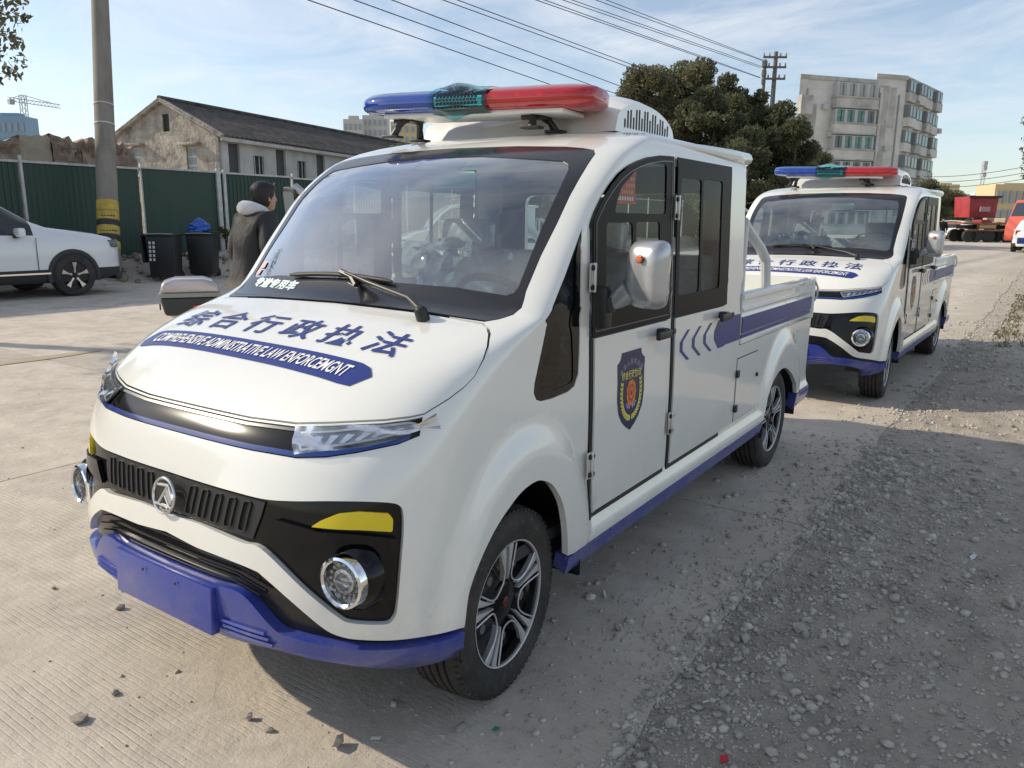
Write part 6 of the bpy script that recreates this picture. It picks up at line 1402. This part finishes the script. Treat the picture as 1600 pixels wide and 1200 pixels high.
nf = Vector((ux.y, -ux.x, 0)); nf = nf if nf.dot(Vector(CAMC)-Vector(c1)) > 0 else -nf; nr = Vector((uy.y, -uy.x, 0)); nr = nr if nr.dot(Vector(CAMC)-Vector(c1)) > 0 else -nr
def fb_(u, z, w, h, d, n0=0.0, face=0):                      # a block on a facade: centre u along, z up, width, height, depth, inner offset
    a, nn = (ux, nf) if face == 0 else (uy, nr); c = a*u+nn*(n0+d/2)+Vector((0, 0, z)); rot = Matrix((a, nn, Vector((0, 0, 1)))).transposed(); return c, (w, d, h), rot
def fblock(name, u, z, w, h, d, m, parent=APT, n0=0.0, face=0): mb = MB(); c, dd, rot = fb_(u, z, w, h, d, n0, face); mb.box(c, dd, rot=rot); return mb.build(name, m, parent)
def volume(u0, u1, h):
    poly = [ux*u0, ux*u1, ux*u1+uy*WSd, ux*u0+uy*WSd]; mb = MB(); mb.v = [tuple(p) for p in poly]+[(p.x, p.y, h) for p in poly]; mb.f = [(0, 1, 2, 3), (4, 5, 6, 7), (0, 1, 5, 4), (1, 2, 6, 5), (2, 3, 7, 6), (3, 0, 4, 7)]; mb.mi = [0]*6; return mb.build('wall', AW, APT)
volume(0, WF*.28, HT-.4); volume(WF*.281, WF, HT-1.1)
pxu = lambda px: WF*(1415-px)/(1415-1250)
fblock('parapet', WF*.14, HT-.25, WF*.30, .45, .25, AST, n0=-.1); fblock('parapet', WF*.64, HT-.95, WF*.73, .45, .25, AST, n0=-.1); fblock('parapet', WSd*.5, HT-.25, WSd+.3, .5, .25, AST, n0=-.1, face=1)
fblock('wall_pier', pxu(1374), HT/2-.8, .5, HT-1.6, .45, AW); fblock('stain_strip', pxu(1384), HT/2-.6, 1.3, HT-1.4, .015, AST, n0=.02)
uc, wb = (pxu(1302)+pxu(1366))/2, abs(pxu(1302)-pxu(1366)); st_h = (HT-1.2)/6.0
for s_ in range(6):
    zb_ = HT-1.2-st_h*(s_+1); slab_ = fblock('balcony', uc, zb_+.55, wb+.2, 1.05, .9, AW if s_ else AST)
    fblock('balcony_ledge', uc, zb_+1.12, wb+.5, .10, 1.05, AST, slab_); fblock('balcony_base', uc, zb_+.0, wb+.5, .14, 1.0, AST, slab_)
    wn = fblock('window', uc, zb_+1.95, wb, 1.5, .75, AFR)
    for q in range(4):
        for e in range(2): fblock('pane', uc+wb*(-.375+.25*q)+(-.10+.2*e)*wb/2*.62, zb_+1.95, wb*.103, 1.3, .03, AG if s_ in (1, 2) and (q+s_) % 4 != 1 else (ADG if s_ else mat('pale_pane', (.33, .34, .31), .3)), wn, n0=.76)
    if s_ in (1,): fblock('air_conditioner', uc+wb*.52, zb_-.1, .7, .5, .5, ACG)
for s_ in range(6):                                                    # busy right-hand side with cages and boxes
    zb_ = HT-st_h*(s_+1)
    for q in range(4):
        u = WSd*(.14+.24*q); b = fblock('balcony', u, zb_+.6, WSd*.18, 1.0, .45+.25*((q+s_) % 2), AW if (q+s_) % 3 else AST, face=1); wn = fblock('window', u, zb_+1.85, WSd*.18, 1.4, .35+.25*((q+s_) % 2), mat('cage_grey', (.20, .21, .21), .6), face=1)
        for e in (-1, 1): fblock('pane', u+e*WSd*.04, zb_+1.85, WSd*.06, 1.15, .03, ADG if (q+s_) % 2 else AG, wn, n0=.37+.25*((q+s_) % 2), face=1)
        if (q*7+s_*3) % 4 == 0: fblock('air_conditioner', u+WSd*.11, zb_+.7, .8, .6, .8, ACG, face=1)
for u_ in (pxu(1262), pxu(1372), pxu(1408)): fblock('drain_pipe', u_, HT/2-1, .12, HT-2.4, .12, mat('pipe_grey', (.35, .35, .34), .6), n0=.03 if u_ != pxu(1372) else .46)
for u_, z_ in ((pxu(1290), HT*.30), (pxu(1291), HT*.47), (pxu(1290), HT*.78), (pxu(1394), HT*.55)): fblock('air_conditioner', u_, z_, .8, .55, .4, ACG)
for u_, z_, w_, h_ in ((pxu(1335), HT-2.0, 5.0, 1.0), (pxu(1272), HT*.66, 1.1, 5.0), (pxu(1398), HT*.80, .9, 4.5), (pxu(1280), HT*.42, .7, 3.6)): fblock('rain_streak', u_, z_, w_, h_, .012, AST, n0=.006)
fblock('roof_room', pxu(1335), HT-1.1, 2.6, .5, 2.0, AST, n0=-4.0); fblock('side_bay', WF*.96, HT-4.0, 1.6, 2.0, .8, AST)
# ---------------------------------------------------------------- far skyline
def tower(px0, px1, py, D, m, label, rows_, cols_, name='far_tower'):
    a = np.array(at_depth(px0, py, D)); b = np.array(at_depth(px1, py, D)); hh = float((a[2]+b[2])/2); u = Vector((b[0]-a[0], b[1]-a[1], 0)); w = u.length; u.normalize(); nn = Vector((u.y, -u.x, 0)); t = setp(empty(name, (a[0], a[1], 0)), label, 'building', 'far buildings')
    rot = Matrix((u, -nn, Vector((0, 0, 1)))).transposed(); mb = MB(); mb.box(u*w/2-nn*w*.3+Vector((0, 0, hh/2)), (w, w*.6, hh), rot=rot); mb.build('wall', m, t)
    mb = MB(); mb.box(u*w*.5-nn*w*.3+Vector((0, 0, hh+hh*.01)), (w*.5, w*.3, hh*.05), rot=rot); mb.build('roof_plant', m, t)
    for r in range(rows_):
        for c in range(cols_): mb = MB(); mb.box(u*w*((c+.5)/cols_)+nn*.1+Vector((0, 0, hh*(1-(r+.7)/(rows_+.6)))), (w/cols_*.5, .3, hh/rows_*.5), rot=rot); mb.build('window', mat('far_window', (.28, .32, .36), .4), t)
    return t
FB1 = mat('far_beige', (.50, .49, .46), .9); FB2 = mat('far_pink', (.50, .42, .40), .9); FB3 = mat('far_blue', (.18, .30, .42), .3); FB4 = mat('far_yellow', (.58, .47, .28), .9); FB5 = mat('far_white', (.62, .62, .62), .9)
for a in [(536, 566, 186, 300, FB1, 'pale far tower block beyond the old roof, narrower of the pair', 9, 4), (566, 605, 180, 305, FB1, 'taller pale far tower block beyond the old roof', 10, 5), (610, 650, 190, 330, FB4, 'warm cream far tower block hidden half behind the windscreen pillar', 9, 4),
          (-20, 38, 181, 260, FB3, 'blue glazed far building beside the tower crane', 6, 6), (1462, 1500, 288, 160, FB4, 'yellow low building behind the hedge trees', 2, 4), (1500, 1524, 305, 380, FB2, 'pink and white far block left of the lattice mast', 6, 3), (1524, 1548, 301, 380, FB5, 'white far block standing right at the lattice mast', 6, 3), (1548, 1562, 306, 400, FB2, 'narrow pink far block beside the red cab', 6, 2), (1556, 1640, 288, 140, FB4, 'long cream building above the red dumper', 2, 8)]: tower(*a)
CR = mat('crane_steel', (.42, .42, .42), .6); cb0 = np.array(at_depth(41, 200, 320)); ctp = np.array(at_depth(39, 150, 320)); CRN = setp(empty('tower_crane', (cb0[0], cb0[1], 0)), 'thin tower crane on the skyline left of the utility pole', 'crane')
rr_ = Vector(CAMRV); zj = float(at_depth(40, 158, 320)[2])
def lattice(mb, A, B, w, n):
    A, B = Vector(A), Vector(B); t = (B-A).normalized(); x = t.cross(Vector((0, 0, 1)) if abs(t.z) < .9 else Vector((1, 0, 0))).normalized(); y = t.cross(x); cs_ = [x*w+y*w, x*w-y*w, -x*w-y*w, -x*w+y*w]
    for c in cs_: mb.tube([A+c, B+c], w*.16, 4)
    for i in range(n):
        p, q = A+(B-A)*i/n, A+(B-A)*(i+1)/n
        for k in range(4): mb.tube([p+cs_[k], q+cs_[(k+1) % 4]], w*.10, 3, cap=False)
mb = MB(); lattice(mb, (0, 0, 0), (0, 0, float(ctp[2])), 1.0, 22); mb.build('mast', CR, CRN); mb = MB(); lattice(mb, rr_*-6+Vector((0, 0, zj+.5)), rr_*15+Vector((0, 0, zj-2.4)), .7, 14); mb.build('jib', CR, CRN); mb = MB(); mb.box(rr_*-5+Vector((0, 0, zj-.6)), (2, 2, 2)); mb.build('counterweight', CR, CRN)
mb = MB(); mb.tube([rr_*-5+Vector((0, 0, zj+.8)), (0, 0, float(ctp[2])), rr_*12+Vector((0, 0, zj-1.2))], .15, 4); mb.build('tie_rod', CR, CRN)
mt = np.array(at_depth(1539, 252, 300)); MST = setp(empty('lattice_mast', (mt[0], mt[1], 0)), 'slender lattice radio mast on the skyline beyond the red truck', 'mast'); mb = MB(); lattice(mb, (0, 0, 0), (0, 0, float(mt[2])), .55, 30); mb.build('mast_lattice', mat('mast_grey', (.40, .42, .44), .6), MST)
for q in (.97, .90, .80): mb = MB(); mb.lathe([(1.1, -.8), (1.1, .8)], (0, 0, float(mt[2])*q), (0, 0, 1), 8, cap=True); mb.build('antenna', MATS['mast_grey'], MST)
# ---------------------------------------------------------------- lorries at the end of the road
RED = mat('lorry_red', (.33, .03, .035), .5, var=.25, vscale=1.5); RUST = mat('rusty_deck', (.24, .10, .06), .8, var=.4, vscale=2); DK = mat('lorry_dark', (.03, .027, .025), .8)
tA, tB = on_z(1490, 374, 0), on_z(1578, 377, 0); DT = 60.0
def lx(px, py): return at_depth(px, py, DT)
TR = setp(empty('flatbed_trailer', tuple(np.array([lx(1530, 376)[0], lx(1530, 376)[1], 0]))), 'rust-red flatbed lorry with stacked timber, dark underside in shade', 'lorry'); to = Vector(TR.location); TR.rotation_euler = (0, 0, math.atan2(CAMRV[1], CAMRV[0])); si = DT/CAMF
def tb(name, px0, px1, py0, py1, d, m, parent=TR, yo=0.0): 
    mb = MB(); mb.box(((( px0+px1)/2-1530)*si, yo, max(.05, (376-(py0+py1)/2)*si)), ((px1-px0)*si, d, (py1-py0)*si)); return mb.build(name, m, parent, bevel=.02)
tb('deck', 1488, 1580, 346, 349, 2.4, RUST); tb('side_beam', 1494, 1552, 356.5, 359, .2, RUST, yo=-1.2); tb('chassis', 1498, 1578, 350, 356, 1.2, DK); tb('tarp_load', 1556, 1572, 339, 346, 1.6, mat('tarp_tan', (.40, .32, .24), .9)); tb('red_load', 1522, 1536, 342, 346, 1.2, RED); tb('timber', 1534, 1546, 339, 345, .5, mat('timber', (.42, .34, .26), .8)); tb('load_box', 1515, 1540, 349.3, 355, .4, mat('crate_tan', (.45, .33, .17), .8), yo=-.9)
for px in (1501, 1512, 1530, 1560, 1570):
    for yo in (-1.0, 1.0): mb = MB(); mb.lathe([(.2, -.15), (.48, -.15), (.5, -.1), (.5, .1), (.48, .15), (.2, .15)], ((px-1530)*si, yo, .5), (0, 1, 0), 20, cap=True); mb.build('wheel', RUBBER, TR)
tb('mud_panel', 1556, 1579, 350, 373, .1, DK, yo=-1.22)
CB = setp(empty('red_dumper', (TR.location.x, TR.location.y, 0)), 'red tipper body standing up behind the flatbed, with a pale panel in its tailboard', 'lorry'); CB.rotation_euler = TR.rotation_euler
mb = MB(); mb.prism([((1540-1530)*si, (376-338)*si), ((1582-1530)*si, (376-338)*si), ((1584-1530)*si, (376-305)*si), ((1537-1530)*si, (376-305)*si)], 2.6, 4.8, 'xzy'); mb.build('tipper_body', RED, CB, bevel=.03)
for nm, a, b, c_, d_, m in (('rim_beam', 1535, 1587, 304, 307, DK), ('panel', 1554, 1570, 321, 329, mat('pale_panel', (.45, .30, .28), .7)), ('chassis', 1545, 1590, 338, 352, DK)): tb(nm, a, b, c_, d_, .2, m, CB, yo=2.5)
for px in (1550, 1580): mb = MB(); mb.lathe([(.2, -.15), (.48, -.15), (.5, 0), (.48, .15), (.2, .15)], ((px-1530)*si, 3.4, .5), (0, 1, 0), 18, cap=True); mb.build('wheel', RUBBER, CB)
ob = at_depth(1606, 372, 44); OT = setp(empty('orange_truck', (ob[0], ob[1], 0)), 'bright orange-red truck cab parked behind the patrol car', 'truck'); OT.rotation_euler = (0, 0, math.atan2(CAMRV[1], CAMRV[0])); ORG = mat('truck_orange', (.62, .09, .035), .35, coat=.4)
mb = MB(); mb.prism([(-.72, .45), (1.6, .45), (1.6, 2.75), (-.25, 2.75), (-.55, 1.75), (-.72, 1.3)], -1.1, 1.1, 'xzy'); mb.build('cab', ORG, OT, bevel=.06, segs=3)
mb = MB(); mb.prism([(-.545, 1.85), (-.30, 2.6), (-.26, 2.6), (-.50, 1.85)], -.95, .95, 'xzy'); mb.build('windscreen', MATS['suv_glass'], OT); mb = MB(); mb.box((.3, -1.11, 2.2), (.8, .03, .7)); mb.build('side_window', MATS['suv_glass'], OT)
for yo in (-.95, .95): mb = MB(); mb.lathe([(.2, -.15), (.47, -.15), (.5, 0), (.47, .15), (.2, .15)], (.3, yo, .5), (0, 1, 0), 20, cap=True); mb.build('wheel', RUBBER, OT)
pc = on_z(1604, 394, 0); suv((pc[0]+.35, pc[1]+1.2, 0), R(-4), 'white patrol car with a blue stripe, parked with its tail to the road', CARW, ALLOY, stripe=DECAL, name='patrol_car')
wc = at_depth(1476, 371, 64); suv((wc[0], wc[1], 0), R(70), 'small white car half hidden between the person in black and the flatbed', CARW, ALLOY, name='parked_car')
